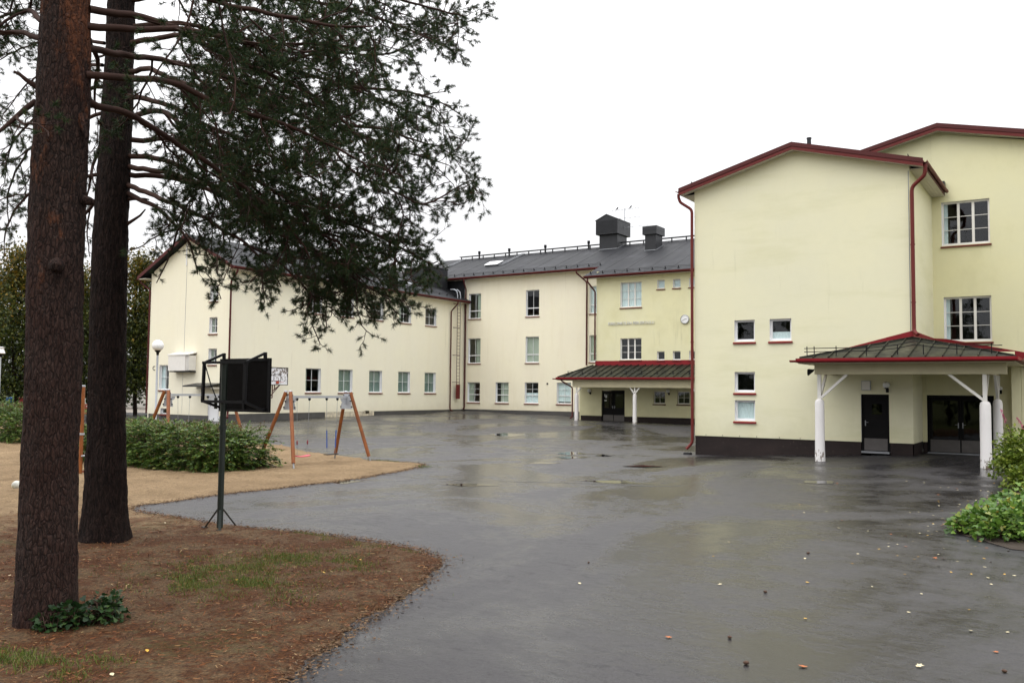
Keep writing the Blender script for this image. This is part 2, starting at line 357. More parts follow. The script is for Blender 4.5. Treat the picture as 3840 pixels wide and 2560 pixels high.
sand = t.mix(t.math('MULTIPLY', t.rng(n_a, 0.42, 0.62), 0.65), sand, (0.10, 0.06, 0.032))
sand = t.mix(t.rng(n_c, 0.54, 0.70), sand, (0.085, 0.05, 0.027))
sand = t.mix(t.math('MULTIPLY', t.rng(n_d, 0.55, 0.7), 0.5), sand, (0.36, 0.27, 0.17))
# sand takes over away from the pines (towards the play area)
dist = t.math('ADD', t.math('MULTIPLY', q[1], 0.75), t.math('MULTIPLY', q[0], -0.55))
ed = t.math('ADD', dist, t.rng(n_b, 0.2, 0.8, -2.2, 2.2))
c = t.mix(t.rng(ed, 15.0, 19.0, 0, 1, True), lit, sand)
# damp rim where the sheet meets the asphalt is left to the wet asphalt itself
t.bump(t.math('ADD', n_a, t.math('MULTIPLY', n_c, 1.5)), 1.0, 0.045)
t.set(col=c, rough=0.93, spec=0.2)

t = NT('grass_ground'); wp = t.geo('Position')
c = t.mix(t.rng(t.noise(1.2, 5, 0.7, wp), 0.35, 0.65), (0.050, 0.065, 0.018), (0.10, 0.105, 0.03))
c = t.mix(t.rng(t.noise(6, 4, 0.7, wp), 0.55, 0.7), c, (0.16, 0.12, 0.045))
t.bump(t.noise(20, 4, 0.7, wp), 0.8, 0.05); t.set(col=c, rough=0.95, spec=0.1)
t = NT('gravel'); wp = t.geo('Position')
t.set(col=t.mix(t.noise(9, 5, 0.7, wp), (0.19, 0.165, 0.14), (0.36, 0.32, 0.27)), rough=0.9)
t = NT('soil_bed'); wp = t.geo('Position')
t.bump(t.noise(15, 5, 0.7, wp), 0.9, 0.05)
t.set(col=t.mix(t.noise(9, 5, 0.7, wp), (0.025, 0.018, 0.012), (0.07, 0.05, 0.035)), rough=0.95)

# peeling backboard
t = NT('board_peel'); ob = t.tc()
pm = t.noise(5.5, 6, 0.72, ob, 0.5)
zz = t.xyz()[2]
pm = t.math('ADD', pm, t.rng(zz, -0.5, 0.5, -0.06, 0.06))
t.set(col=t.mix(t.rng(pm, 0.52, 0.55), (0.80, 0.80, 0.82), t.mix(t.noise(14, 3), (0.13, 0.10, 0.08), (0.30, 0.26, 0.23))), rough=0.7)

# ------------------------------------------------------------------ mesh helpers
def tag(o, label=None, cat=None, group=None, kind=None):
    if label: o['label'] = label
    if cat: o['category'] = cat
    if group: o['group'] = group
    if kind: o['kind'] = kind
    return o

def empty(name, loc, label, cat, group=None, rz=0.0):
    o = bpy.data.objects.new(name, None)
    COL.objects.link(o); o.location = loc; o.rotation_euler = (0, 0, rz); o.empty_display_size = 0.3
    bpy.context.view_layer.update()
    return tag(o, label, cat, group)

class MB:
    """collects shapes in world (or local) coordinates and links them as ONE mesh object"""
    def __init__(s): s.v = []; s.f = []; s.mi = []; s.m = 0
    def add(s, vs, fs):
        k = len(s.v); s.v += [tuple(q) for q in vs]
        for f in fs: s.f.append(tuple(k + i for i in f)); s.mi.append(s.m)
        return s
    def box(s, x0, x1, y0, y1, z0, z1):
        x0, x1 = min(x0, x1), max(x0, x1); y0, y1 = min(y0, y1), max(y0, y1); z0, z1 = min(z0, z1), max(z0, z1)
        return s.add([(x0, y0, z0), (x1, y0, z0), (x1, y1, z0), (x0, y1, z0), (x0, y0, z1), (x1, y0, z1), (x1, y1, z1), (x0, y1, z1)],
                     [(0, 3, 2, 1), (4, 5, 6, 7), (0, 1, 5, 4), (1, 2, 6, 5), (2, 3, 7, 6), (3, 0, 4, 7)])
    def bar(s, p, q, w, h, up=(0, 0, 1)):
        p, q = Vector(p), Vector(q); d = (q - p).normalized(); u = Vector(up)
        if abs(d.dot(u)) > 0.98: u = Vector((1, 0, 0))
        a = d.cross(u).normalized(); b = a.cross(d).normalized(); a *= w / 2; b *= h / 2
        return s.add([p - a - b, p + a - b, p + a + b, p - a + b, q - a - b, q + a - b, q + a + b, q - a + b],
                     [(0, 3, 2, 1), (4, 5, 6, 7), (0, 1, 5, 4), (1, 2, 6, 5), (2, 3, 7, 6), (3, 0, 4, 7)])
    def tube(s, pts, r, n=8, cap=True):
        pts = [Vector(p) for p in pts]; rr = r if isinstance(r, (list, tuple)) else [r] * len(pts)
        k = len(s.v); prev = None
        for i, p in enumerate(pts):
            d = (pts[min(i + 1, len(pts) - 1)] - pts[max(i - 1, 0)]).normalized()
            if prev is None:
                u = Vector((0, 0, 1)) if abs(d.z) < 0.9 else Vector((1, 0, 0)); a = d.cross(u).normalized()
            else:
                a = (prev - d * prev.dot(d))
                a = a.normalized() if a.length > 1e-5 else d.orthogonal().normalized()
            prev = a; b = d.cross(a)
            for j in range(n):
                t_ = 2 * math.pi * j / n; s.v.append(tuple(p + (a * math.cos(t_) + b * math.sin(t_)) * rr[i]))
        for i in range(len(pts) - 1):
            for j in range(n):
                a0 = k + i * n + j; a1 = k + i * n + (j + 1) % n
                s.f.append((a0, a1, a1 + n, a0 + n)); s.mi.append(s.m)
        if cap:
            s.f.append(tuple(k + j for j in range(n))[::-1]); s.mi.append(s.m)
            e = k + (len(pts) - 1) * n; s.f.append(tuple(e + j for j in range(n))); s.mi.append(s.m)
        return s
    def lathe(s, c, prof, n=20, axis='z'):
        k = len(s.v); c = Vector(c)
        for r, h in prof:
            for j in range(n):
                t_ = 2 * math.pi * j / n; x, y = r * math.cos(t_), r * math.sin(t_)
                d = {'z': (x, y, h), 'y': (x, h, y), 'x': (h, x, y)}[axis]
                s.v.append(tuple(c + Vector(d)))
        for i in range(len(prof) - 1):
            for j in range(n):
                a0 = k + i * n + j; a1 = k + i * n + (j + 1) % n
                s.f.append((a0, a1, a1 + n, a0 + n)); s.mi.append(s.m)
        s.f.append(tuple(k + j for j in range(n))[::-1]); s.mi.append(s.m)
        e = k + (len(prof) - 1) * n; s.f.append(tuple(e + j for j in range(n))); s.mi.append(s.m)
        return s
    def sphere(s, c, r, n=20, m=12, sq=(1, 1, 1)):
        k = len(s.v); c = Vector(c)
        for i in range(m + 1):
            ph = math.pi * i / m
            for j in range(n):
                t_ = 2 * math.pi * j / n
                s.v.append((c.x + r * sq[0] * math.sin(ph) * math.cos(t_), c.y + r * sq[1] * math.sin(ph) * math.sin(t_), c.z + r * sq[2] * math.cos(ph)))
        for i in range(m):
            for j in range(n):
                a0 = k + i * n + j; a1 = k + i * n + (j + 1) % n
                s.f.append((a0, a0 + n, a1 + n, a1)); s.mi.append(s.m)
        return s
    def slab(s, top, dz):
        """polygon with real thickness: top corners and the same corners dz lower"""
        n = len(top); bot = [(p[0], p[1], p[2] - dz) for p in top]
        fs = [tuple(range(n)), tuple(range(2 * n - 1, n - 1, -1))]
        for i in range(n): j = (i + 1) % n; fs.append((i, i + n, j + n, j))
        return s.add(list(top) + bot, fs)
    def build(s, name, mats, parent=None, smooth=False, origin=None):
        me = bpy.data.meshes.new(name)
        off = Vector(origin) if origin is not None else (parent.matrix_world.translation if parent is not None and False else Vector((0, 0, 0)))
        me.from_pydata([tuple(Vector(p) - off) for p in s.v], [], s.f)
        ms = mats if isinstance(mats, (list, tuple)) else [mats]
        for m in ms: me.materials.append(MATS[m])
        if len(ms) > 1:
            for p, i in zip(me.polygons, s.mi): p.material_index = i
        me.update()
        bm = bmesh.new(); bm.from_mesh(me); bmesh.ops.recalc_face_normals(bm, faces=bm.faces); bm.to_mesh(me); bm.free()
        if smooth:
            for p in me.polygons: p.use_smooth = True
            me.set_sharp_from_angle(angle=R(40))
        o = bpy.data.objects.new(name, me); COL.objects.link(o)
        o.location = off
        if parent is not None:
            o.parent = parent; o.matrix_parent_inverse = world_of(parent).inverted()
        return o

def world_of(o):
    m = o.matrix_basis.copy() if hasattr(o, 'matrix_basis') else Matrix()
    p = o.parent
    if p is not None: return world_of(p) @ o.matrix_parent_inverse @ m
    return m

def raw_mesh(name, verts, faces, mats, parent=None, mi=None, smooth=False, origin=None):
    """fast numpy route: verts (n,3), faces (m,k) all of one size"""
    me = bpy.data.meshes.new(name)
    verts = np.asarray(verts, np.float32); faces = np.asarray(faces, np.int32)
    k = faces.shape[1]
    if origin is not None: verts = verts - np.asarray(origin, np.float32)
    me.vertices.add(len(verts)); me.vertices.foreach_set('co', verts.ravel())
    me.loops.add(faces.size); me.loops.foreach_set('vertex_index', faces.ravel())
    me.polygons.add(len(faces)); me.polygons.foreach_set('loop_start', np.arange(0, faces.size, k, dtype=np.int32))
    ms = mats if isinstance(mats, (list, tuple)) else [mats]
    for m in ms: me.materials.append(MATS[m])
    if mi is not None: me.polygons.foreach_set('material_index', np.asarray(mi, np.int32))
    if smooth: me.polygons.foreach_set('use_smooth', np.ones(len(faces), bool))
    me.update(calc_edges=True); me.validate()
    o = bpy.data.objects.new(name, me); COL.objects.link(o)
    if origin is not None: o.location = origin
    if parent is not None:
        o.parent = parent; o.matrix_parent_inverse = world_of(parent).inverted()
    return o

# ------------------------------------------------------------------ ground
CTRL = np.array([(0,0,0),(-9.96,5.6,0),(-14.4,9.1,0),(-13.9,11.1,0),(-21.4,20,.1),(-21.3,23.4,.12),(-13.68,34.68,.13),(-5.36,34.68,.5),(-5.3,36.8,.5),(-3,31,.33),(-8,32.0,.28),
(-2,19,0),(4,15,0),(-30.5,58,.5),(-23.5,58,.45),(-30.7,55.3,.62),(-26,55.3,.55),(-36,60.5,.8),(-44.5,60.5,.95),(-44.56,50.3,.77),(-44.56,46.4,.73),(-44.56,36,.6),(-52.7,36,.62),(-26,16,.05),(-30,28,.25),(-25,40,.2),
(-60,30,.5),(-42,20,.3),(-15,45,.15),(6,40,.4),(-20,8,0),(-10,20,0),(-35,12,.05),(-75,45,.6)])
def gz_arr(u, v):
    u = np.asarray(u, float); v = np.asarray(v, float)
    d2 = (CTRL[:, 0] - u[..., None]) ** 2 + (CTRL[:, 1] - v[..., None]) ** 2 + 4.0
    w = 1 / d2 ** 1.6
    return (w * CTRL[:, 2]).sum(-1) / w.sum(-1)
def gz(u, v): return float(gz_arr(u, v))

def heightfield(name, us, vs, mat, dz):
    U, V = np.meshgrid(us, vs, indexing='ij'); Z = gz_arr(U, V) + dz
    n, m = len(us), len(vs)
    idx = np.arange(n * m).reshape(n, m)
    f = np.stack([idx[:-1, :-1], idx[1:, :-1], idx[1:, 1:], idx[:-1, 1:]], -1).reshape(-1, 4)
    o = raw_mesh(name, np.stack([U, V, Z], -1).reshape(-1, 3), f, mat, smooth=True)
    return o
far = [-900, -500, -300, -200, -150]
gus = np.array(far + list(np.arange(-120, 40.1, 2.0)) + [60, 100, 200, 400, 900])
gvs = np.array([-900, -400, -200, -100, -60] + list(np.arange(-40, 100.1, 2.0)) + [130, 200, 350, 600, 900])
tag(heightfield('ground', gus, gvs, 'grass_ground', -0.06), kind='structure')

def sheet(name, poly, mat, dz, cell, wobble=0.0, seed=1, spacing=None, relief=0.0):
    """ground sheet: outline subdivided with small irregularities, inside filled with grid points"""
    spacing = spacing or cell * 0.6
    out = []
    n = len(poly)
    for i in range(n):
        a, b = Vector(poly[i]), Vector(poly[(i + 1) % n]); d = b - a; m = max(1, int(d.length / spacing)); nn = Vector((-d.y, d.x)).normalized()
        for j in range(m):
            p = a + d * (j / m)
            if wobble:
                w = noise.noise(Vector((p.x * 0.9, p.y * 0.9, seed))) * wobble + noise.noise(Vector((p.x * 4, p.y * 4, seed + 5))) * wobble * 0.45 + noise.noise(Vector((p.x * 13, p.y * 13, seed + 9))) * wobble * 0.3
                p = p + nn * w
            out.append(Vector((p.x, p.y)))
    xs = [p.x for p in out]; ys = [p.y for p in out]
    pts = list(out)
    P = np.array([(p.x, p.y) for p in out]); Q = np.roll(P, -1, 0)
    gx = np.arange(min(xs), max(xs), cell); gy = np.arange(min(ys), max(ys), cell)
    GX, GY = np.meshgrid(gx, gy); g = np.stack([GX.ravel(), GY.ravel()], 1)
    rs = np.random.RandomState(seed); g = g + rs.uniform(-cell * 0.2, cell * 0.2, g.shape)
    inside = np.zeros(len(g), bool)
    for a, b in zip(P, Q):
        cond = ((a[1] > g[:, 1]) != (b[1] > g[:, 1]))
        with np.errstate(divide='ignore', invalid='ignore'):
            xx = (b[0] - a[0]) * (g[:, 1] - a[1]) / (b[1] - a[1]) + a[0]
        inside ^= cond & (g[:, 0] < xx)
    pts += [Vector((float(x), float(y))) for x, y in g[inside]]
    ne = len(out)
    vs, es, fs, *_ = delaunay_2d_cdt(pts, [(i, (i + 1) % ne) for i in range(ne)], [list(range(ne))], 1, 1e-5)
    A = np.array([(v.x, v.y) for v in vs])
    Z = gz_arr(A[:, 0], A[:, 1]) + dz
    if relief:
        Z = Z + np.array([relief * max(0, 0.5 + noise.noise(Vector((x * 1.7, y * 1.7, seed)))) + relief * 0.5 * noise.noise(Vector((x * 6, y * 6, seed))) for x, y in A])
        Z[:ne] = gz_arr(A[:ne, 0], A[:ne, 1]) + dz * 0.4
    tri = np.array([f for f in fs if len(f) == 3])
    # face up
    a, b, c = A[tri[:, 0]], A[tri[:, 1]], A[tri[:, 2]]
    cr = (b[:, 0] - a[:, 0]) * (c[:, 1] - a[:, 1]) - (b[:, 1] - a[:, 1]) * (c[:, 0] - a[:, 0])
    tri[cr < 0] = tri[cr < 0][:, ::-1]
    o = raw_mesh(name, np.column_stack([A, Z]), tri, mat, smooth=True)
    return tag(o, kind='structure')

YARD = [(14, -12), (14, 34), (2, 41), (-4, 43), (-12, 62), (-44.3, 62), (-44.3, 36.2), (-53, 36.2), (-62, 46), (-66, 44), (-60, 31), (-52, 27.5), (-40, 25), (-29, 22), (-24, 18), (-21, 12), (-20, 9), (-14, 8), (-7, 3), (-2, -12)]
sheet('asphalt_yard', YARD, 'asphalt', 0.0, 1.0, 0.12, 3)
FLOOR = [(-4.2, -2), (-5.6, 4.4), (-6.2, 5.76), (-6.75, 6.87), (-7.29, 8.29), (-7.87, 9.82), (-8.3, 10.6), (-8.75, 11.25), (-9.5, 11.68), (-10.87, 11.85), (-12.38, 11.82), (-14.1, 11.45), (-15.68, 11.55), (-17.5, 11.6),
         (-17.95, 12.0), (-18.09, 14.1), (-18.05, 15.15), (-17.92, 16.33), (-17.75, 18.4), (-18.2, 21.0), (-18.7, 22.9), (-19.3, 23.9), (-20.3, 24.1), (-21.8, 24.0), (-23.7, 24.7), (-26.9, 25.3), (-29.7, 26.5), (-40, 27.4), (-52, 29.5), (-60, 24), (-60, -2)]
sheet('sandy_ground', FLOOR, 'forest_floor', 0.014, 0.4, 0.20, 7, 0.06, 0.05)
JOINT = [(-18.03, 20.41), (-16.61, 20.34), (-15.39, 20.85), (-14.03, 21.56), (-12.52, 22.47), (-11.33, 22.88), (-10.34, 23.07), (-9.74, 23.52), (-9.47, 24.14)]
sheet('asphalt_joint', [(u - 0.02, v - 0.02 - 0.03 * (i > 3)) for i, (u, v) in enumerate(JOINT)] + [(u + 0.01, v + 0.03 + 0.07 * (3 < i < 8)) for i, (u, v) in list(enumerate(JOINT))[::-1]], 'tar_joint', 0.005, 0.5, 0.03, 15, 0.12)
for i, pd in enumerate(([(-16.71, 26.36), (-16.53, 27.09), (-15.69, 27.19), (-15.96, 26.44)], [(-18.05, 30.75), (-18.07, 32.03), (-17.05, 31.66), (-17.1, 30.32)], [(-17.14, 29.21), (-17.02, 29.82), (-16.08, 29.69), (-16.39, 28.72)], [(-16.26, 30.74), (-16.36, 31.66), (-15.63, 30.99), (-15.78, 30.53)],
                        [(-28.19, 40.58), (-28.23, 42.3), (-26.65, 42.23), (-26.17, 39.9)], [(-17.76, 17.93), (-17.8, 18.62), (-17.4, 18.78), (-17.27, 17.94)], [(-15.23, 19.6), (-14.75, 20.4), (-13.89, 20.6), (-14.32, 19.8)], [(-6.75, 25.3), (-6.85, 25.8), (-6.2, 26.0), (-6.0, 25.5)], [(-13.0, 23.0), (-11.4, 23.7), (-10.6, 23.6), (-11.8, 23.0)], [(-13.2, 27.0), (-12.8, 27.6), (-11.8, 27.6), (-12.3, 27.0)])):
    sheet('puddle', pd, 'puddle_water', 0.006, 0.3, 0.16, 40 + i, 0.09)
sheet('gravel_path', [(-62.5, 44.5), (-68, 42), (-86, 55), (-84, 60)], 'gravel', 0.0, 2.0, 0.2, 5, 1.0)
sheet('planting_bed', [(-2.2, 19.2), (-1.2, 17.9), (4, 16), (8, 20), (6, 30), (-0.2, 31.5), (-1.9, 27), (-1.0, 22)], 'soil_bed', 0.03, 0.6, 0.15, 9, 0.3, 0.05)

# ------------------------------------------------------------------ building helpers
def pt(face, s, z, d=0.0):
    k, c = face
    return (s, c - d, z) if k == 'V' else (c + d, s, z)
def fbox(mb, face, s0, s1, z0, z1, d0, d1):
    a, b = pt(face, s0, z0, d0), pt(face, s1, z1, d1)
    mb.box(a[0], b[0], a[1], b[1], a[2], b[2])

def wall(parent, face, s0, s1, z0, z1, openings, mat, gable=None, depth=0.22, reveal='white_paint'):
    """outer skin with real openings and reveals; openings = (s0, s1, z0, z1)"""
    mb = MB()
    S = sorted({s0, s1} | {q for o in openings for q in o[:2]}); Z = sorted({z0, z1} | {q for o in openings for q in o[2:4]})
    for a, b in zip(S[:-1], S[1:]):
        for c, d in zip(Z[:-1], Z[1:]):
            m_, n_ = (a + b) / 2, (c + d) / 2
            if any(o[0] < m_ < o[1] and o[2] < n_ < o[3] for o in openings): continue
            mb.add([pt(face, a, c), pt(face, b, c), pt(face, b, d), pt(face, a, d)], [(0, 1, 2, 3)])
    if gable: mb.add([pt(face, s0, z1), pt(face, s1, z1)] + [pt(face, s, z) for s, z in gable], [tuple(range(len(gable) + 2))])
    for a, b in zip(S[:-1], S[1:]):
        if not any(o[0] < (a + b) / 2 < o[1] and o[2] <= z0 + 1e-6 for o in openings):
            mb.add([pt(face, a, z0), pt(face, b, z0), pt(face, b, z0, -depth), pt(face, a, z0, -depth)], [(0, 1, 2, 3)])
    mb.m = 1
    for a, b, c, d in [o[:4] for o in openings]:
        for p, q in (((a, c), (a, d)), ((b, c), (b, d)), ((a, d), (b, d))) + ((((a, c), (b, c)),) if c > z0 + 1e-6 else ()):
            mb.add([pt(face, *p), pt(face, *q), pt(face, *q, -depth), pt(face, *p, -depth)], [(0, 1, 2, 3)])
    return mb.build('wall', [mat, reveal], parent)

def window(parent, face, s0, s1, z0, z1, vb=(), hb=(), fw=0.055, rec=0.15, glassm='glass', sillm='red_trim', curtain=None, vt=0.022, ht=0.022, hthick=None, sill=True, framem='white_paint', opening_pad=0.0):
    """vb/hb: glazing bar positions as fractions; hb entries may be (frac, thickness)"""
    mb = MB(); d0, d1 = -rec - 0.07, -rec
    for a, b, c, d in ((s0, s0 + fw, z0, z1), (s1 - fw, s1, z0, z1), (s0 + fw, s1 - fw, z0, z0 + fw * 1.25), (s0 + fw, s1 - fw, z1 - fw, z1)):
        fbox(mb, face, a, b, c, d, d0, d1)
    ia, ib, ic, id_ = s0 + fw, s1 - fw, z0 + fw * 1.25, z1 - fw
    V = [(q, vt) if not isinstance(q, tuple) else q for q in vb]; H = [(q, ht) if not isinstance(q, tuple) else q for q in hb]
    xs = [ia]; 
    for q, w in V: c = ia + (ib - ia) * q; xs += [c - w / 2, c + w / 2]
    xs.append(ib); zs = [ic]
    for q, w in H: c = ic + (id_ - ic) * q; zs += [c - w / 2, c + w / 2]
    zs.append(id_)
    for i in range(1, len(xs) - 1, 2): fbox(mb, face, xs[i], xs[i + 1], ic, id_, d0 + 0.012, d1 - 0.012)
    for i in range(1, len(zs) - 1, 2):
        for j in range(0, len(xs), 2): fbox(mb, face, xs[j], xs[j + 1], zs[i], zs[i + 1], d0 + 0.016, d1 - 0.016)
    w = mb.build('window', framem, parent)
    for j in range(0, len(xs), 2):
        for i in range(0, len(zs), 2):
            p = MB(); fbox(p, face, xs[j], xs[j + 1], zs[i], zs[i + 1], -rec - 0.040, -rec - 0.034); p.build('pane', glassm, w)
    if sill:
        p = MB(); a, b = s0 - 0.05, s1 + 0.05
        pr = [(-rec - 0.01, z0 + 0.004), (0.07, z0 - 0.045), (0.07, z0 - 0.10), (0.012, z0 - 0.10), (0.012, z0 - 0.05), (-rec - 0.01, z0 - 0.02)]
        n = len(pr); vs = [pt(face, a, z, d) for d, z in pr] + [pt(face, b, z, d) for d, z in pr]
        p.add(vs, [tuple(range(n)), tuple(range(2 * n - 1, n - 1, -1))] + [(i, i + n, (i + 1) % n + n, (i + 1) % n) for i in range(n)])
        p.build('sill', sillm, w)
    if curtain:
        cm, za, zb, sa, sb = curtain
        p = MB(); n = 14; A = s0 + (s1 - s0) * sa; B = s0 + (s1 - s0) * sb; za = z0 + (z1 - z0) * za; zb = z0 + (z1 - z0) * zb
        vs = []
        for i in range(n + 1):
            s = A + (B - A) * i / n; dd = -rec - 0.10 + 0.02 * (i % 2)
            vs += [pt(face, s, za, dd), pt(face, s, zb, dd)]
        p.add(vs, [(2 * i, 2 * i + 2, 2 * i + 3, 2 * i + 1) for i in range(n)]); p.build('curtain', cm, w)
    return w

def plinth(parent, face, spans, z0, z1, mat, inset=0.025):
    for a, b in spans:
        mb = MB(); fbox(mb, face, a, b, z0, z1 - 0.004, -0.25, -inset); mb.build('plinth', mat, parent)

def door(parent, face, s0, s1, z0, z1, leaves=1, rec=0.10, glassf=(0.30, 0.72, 0.62, 0.84), kick=0.22, colm='door_dark', kickm='kick_plate', handle_left=True, frame=0.06):
    mb = MB(); d0, d1 = -rec - 0.06, -rec + 0.02
    fbox(mb, face, s0, s0 + frame, z0, z1, d0, d1); fbox(mb, face, s1 - frame, s1, z0, z1, d0, d1); fbox(mb, face, s0 + frame, s1 - frame, z1 - frame, z1, d0, d1)
    D = mb.build('door', colm, parent)
    th = MB(); fbox(th, face, s0, s1, z0 - 0.05, z0 + 0.02, -rec - 0.1, 0.06); th.build('threshold', 'steel', D)
    a0, b0 = s0 + frame, s1 - frame; w = (b0 - a0) / leaves
    for i in range(leaves):
        a, b = a0 + i * w + 0.004, a0 + (i + 1) * w - 0.004; zt = z1 - frame - 0.004; zb = z0 + 0.025
        lf = MB(); ga, gb, gc, gd = a + (b - a) * glassf[0], a + (b - a) * glassf[1], zb + (zt - zb) * glassf[2], zb + (zt - zb) * glassf[3]
        for q in ((a, ga, zb, zt), (gb, b, zb, zt), (ga, gb, zb, gc), (ga, gb, gd, zt)): fbox(lf, face, *q, -rec - 0.045, -rec)
        lf.build('leaf', colm, D)
        g = MB(); fbox(g, face, ga, gb, gc, gd, -rec - 0.03, -rec - 0.02); g.build('pane', 'glass_dark', D)
        if kick:
            k = MB(); fbox(k, face, a + 0.02, b - 0.02, zb + 0.02, zb + (zt - zb) * kick, -rec + 0.001, -rec + 0.006); k.build('kick_plate', kickm, D)
        hs = a + 0.07 if (handle_left if leaves == 1 else i == 1) else b - 0.07
        h = MB(); fbox(h, face, hs - 0.018, hs + 0.018, z0 + 0.95, z0 + 1.15, -rec + 0.001, -rec + 0.012)
        h.tube([pt(face, hs, z0 + 1.08, -rec), pt(face, hs, z0 + 1.08, -rec + 0.05), pt(face, hs + (0.11 if hs == a + 0.07 else -0.11), z0 + 1.08, -rec + 0.05)], 0.010, 6)
        h.build('handle', 'steel', D)
    return D

def downpipe(parent, pts, r=0.055, mat='red_dark', ring=2.6):
    mb = MB()
    P = [Vector(p) for p in pts]; out = [P[0]]
    for i in range(1, len(P) - 1):           # rounded bends
        a = (P[i - 1] - P[i]).normalized(); b = (P[i + 1] - P[i]).normalized(); q = min(0.14, (P[i - 1] - P[i]).length * 0.4, (P[i + 1] - P[i]).length * 0.4)
        for t_ in (0, 0.33, 0.66, 1): out.append((P[i] + a * q).lerp(P[i], t_).lerp(P[i].lerp(P[i] + b * q, t_), t_))
    out.append(P[-1])
    mb.tube(out, r, 10)
    for a, b in zip(P[:-1], P[1:]):
        L = (b - a).length
        if L > 3:
            d = (b - a) / L; n = int(L / ring)
            for i in range(1, n + 1):
                c = a + d * (L * i / (n + 0.5)); mb.tube([c - d * 0.025, c + d * 0.025], r * 1.18, 10)
    return mb.build('downpipe', mat, parent, smooth=True)

def gutter(parent, a, b, r=0.07, mat='red_trim'):
    """open half-round gutter with brackets"""
    a, b = Vector(a), Vector(b); d = (b - a).normalized(); s = d.cross(Vector((0, 0, 1))).normalized(); mb = MB(); n = 8; vs = []
    for p in (a, b):
        for k in range(n + 1):
            t_ = math.pi * k / n; vs.append(p + s * math.cos(t_) * r - Vector((0, 0, 1)) * math.sin(t_) * r)
        for k in range(n, -1, -1):
            t_ = math.pi * k / n; vs.append(p + s * math.cos(t_) * r * 0.86 - Vector((0, 0, 1)) * math.sin(t_) * r * 0.86)
    m = 2 * (n + 1); mb.add(vs, [tuple(range(m)), tuple(range(2 * m - 1, m - 1, -1))] + [(i, (i + 1) % m, (i + 1) % m + m, i + m) for i in range(m)])
    return mb.build('gutter', mat, parent)

def snow_guard(parent, a, b, up=(0, 0, 1), step=1.0, mat='black_metal', hs=(0.08, 0.17), r=0.012):
    a, b = Vector(a), Vector(b); u = Vector(up); L = (b - a).length; mb = MB(); d = (b - a) / L
    for h in hs: mb.tube([a + u * h, b + u * h], r, 6)
    n = max(1, int(L / step))
    for i in range(n + 1):
        p = a + d * (0.05 + (L - 0.1) * i / n); mb.bar(p - u * 0.03, p + u * (hs[-1] + 0.02), 0.02, 0.06, d); mb.bar(p - u * 0.0, p + u * 0.03, 0.03, 0.18, d)
    return mb.build('snow_guard', mat, parent)

# ------------------------------------------------------------------ left wing (two storeys, gable towards the playground)
UW, VW = -44.56, 35.98
wing = empty('school_wing', (-48.6, 48, 0.7), 'long ivory two-storey school wing with a steep gable marked C behind the playground', 'building')
F_side, F_gab = ('U', UW), ('V', VW)
low = [(s, s + 1.42, 2.44, 4.07) for s in (42.38, 45.52, 48.70, 51.97, 55.20)]
upp = [(s, s + 1.42, 7.88, 9.27) for s in (42.36, 45.52, 48.70, 51.97, 55.18)]
wall(wing, F_side, VW, 60.45, 1.06, 10.28, low + upp, 'stucco_ivory')
for i, o in enumerate(low): window(wing, F_side, *o, vb=(0.5,), hb=(0.5,), curtain=('curtain_green', 0.0, 1.0, 0.0, 1.0) if i else ('curtain_grey', 0.0, 1.0, 0.0, 0.22))
for i, o in enumerate(upp): window(wing, F_side, *o, vb=(0.5,), hb=(0.5,), curtain=('curtain_grey', 0.0, 1.0, 0.0, 0.35 + 0.1 * (i % 3)) if i % 2 else None)
gop = [(-51.55, -50.5, 2.52, 4.14), (-46.56, -45.78, 6.1, 7.12), (-46.56, -45.76, 4.15, 5.14), (-46.56, -45.78, 8.15, 9.15), (-51.3, -50.5, 0.93, 1.3), (-46.45, -45.40, 0.92, 2.28)]
wall(wing, F_gab, -52.70, UW, 0.92, 10.2, gop, 'stucco_ivory', gable=[(UW, 10.3), (-48.63, 12.33), (-52.70, 10.3)])
window(wing, F_gab, *gop[0], vb=(0.5,), hb=(0.5,), curtain=('curtain_white', 0.0, 1.0, 0.0, 0.35))
for o in gop[1:4]: window(wing, F_gab, *o, vb=(0.5,), hb=(0.45,), curtain=('curtain_grey', 0, 1, 0, 0.3))
window(wing, F_gab, *gop[4], fw=0.05)
plinth(wing, F_side, [(VW + 0.03, 44.3), (49.3, 60.4)], -0.4, 1.08, 'plinth_grey')
mb = MB(); fbox(mb, F_side, 44.3, 49.3, -0.4, 1.054, -0.25, -0.008); mb.build('plinth', 'plaster_patch', wing)
plinth(wing, F_gab, [(-52.68, -46.5), (-45.35, UW - 0.03)], -0.4, 0.94, 'plinth_grey')
for q in ((0.5, 48.2, 48.9), (0.75, 48.35, 48.75)): 
    mb = MB()
    for j in range(3): fbox(mb, F_side, q[1], q[2], 0.92 + j * 0.07 , 0.97 + j * 0.07, 0.0, 0.02 - 0.004 * j)
    mb.build('brick', 'plaster_patch', wing)
# white glazed door
D = door(wing, F_gab, -46.45, -45.40, 0.55, 2.26, 1, 0.08, (0.42, 0.82, 0.5, 0.93), 0, 'white_paint', handle_left=True, frame=0.09)
mb = MB(); mb.slab([(-47.6, 34.9, 2.80), (-45.2, 34.9, 2.80), (-45.2, VW - 0.002, 2.98), (-47.6, VW - 0.002, 2.98)], 0.07); mb.build('door_canopy', 'dark_metal', wing)
mb = MB(); mb.box(-46.75, -45.3, 35.3, VW - 0.004, 2.6, 2.72); mb.build('door_canopy_bracket', 'soffit', wing)
# hidden sides
mb = MB(); mb.box(-52.70, -52.60, VW + 0.01, 60.4, -0.4, 10.2); mb.build('wall', 'stucco_ivory', wing)
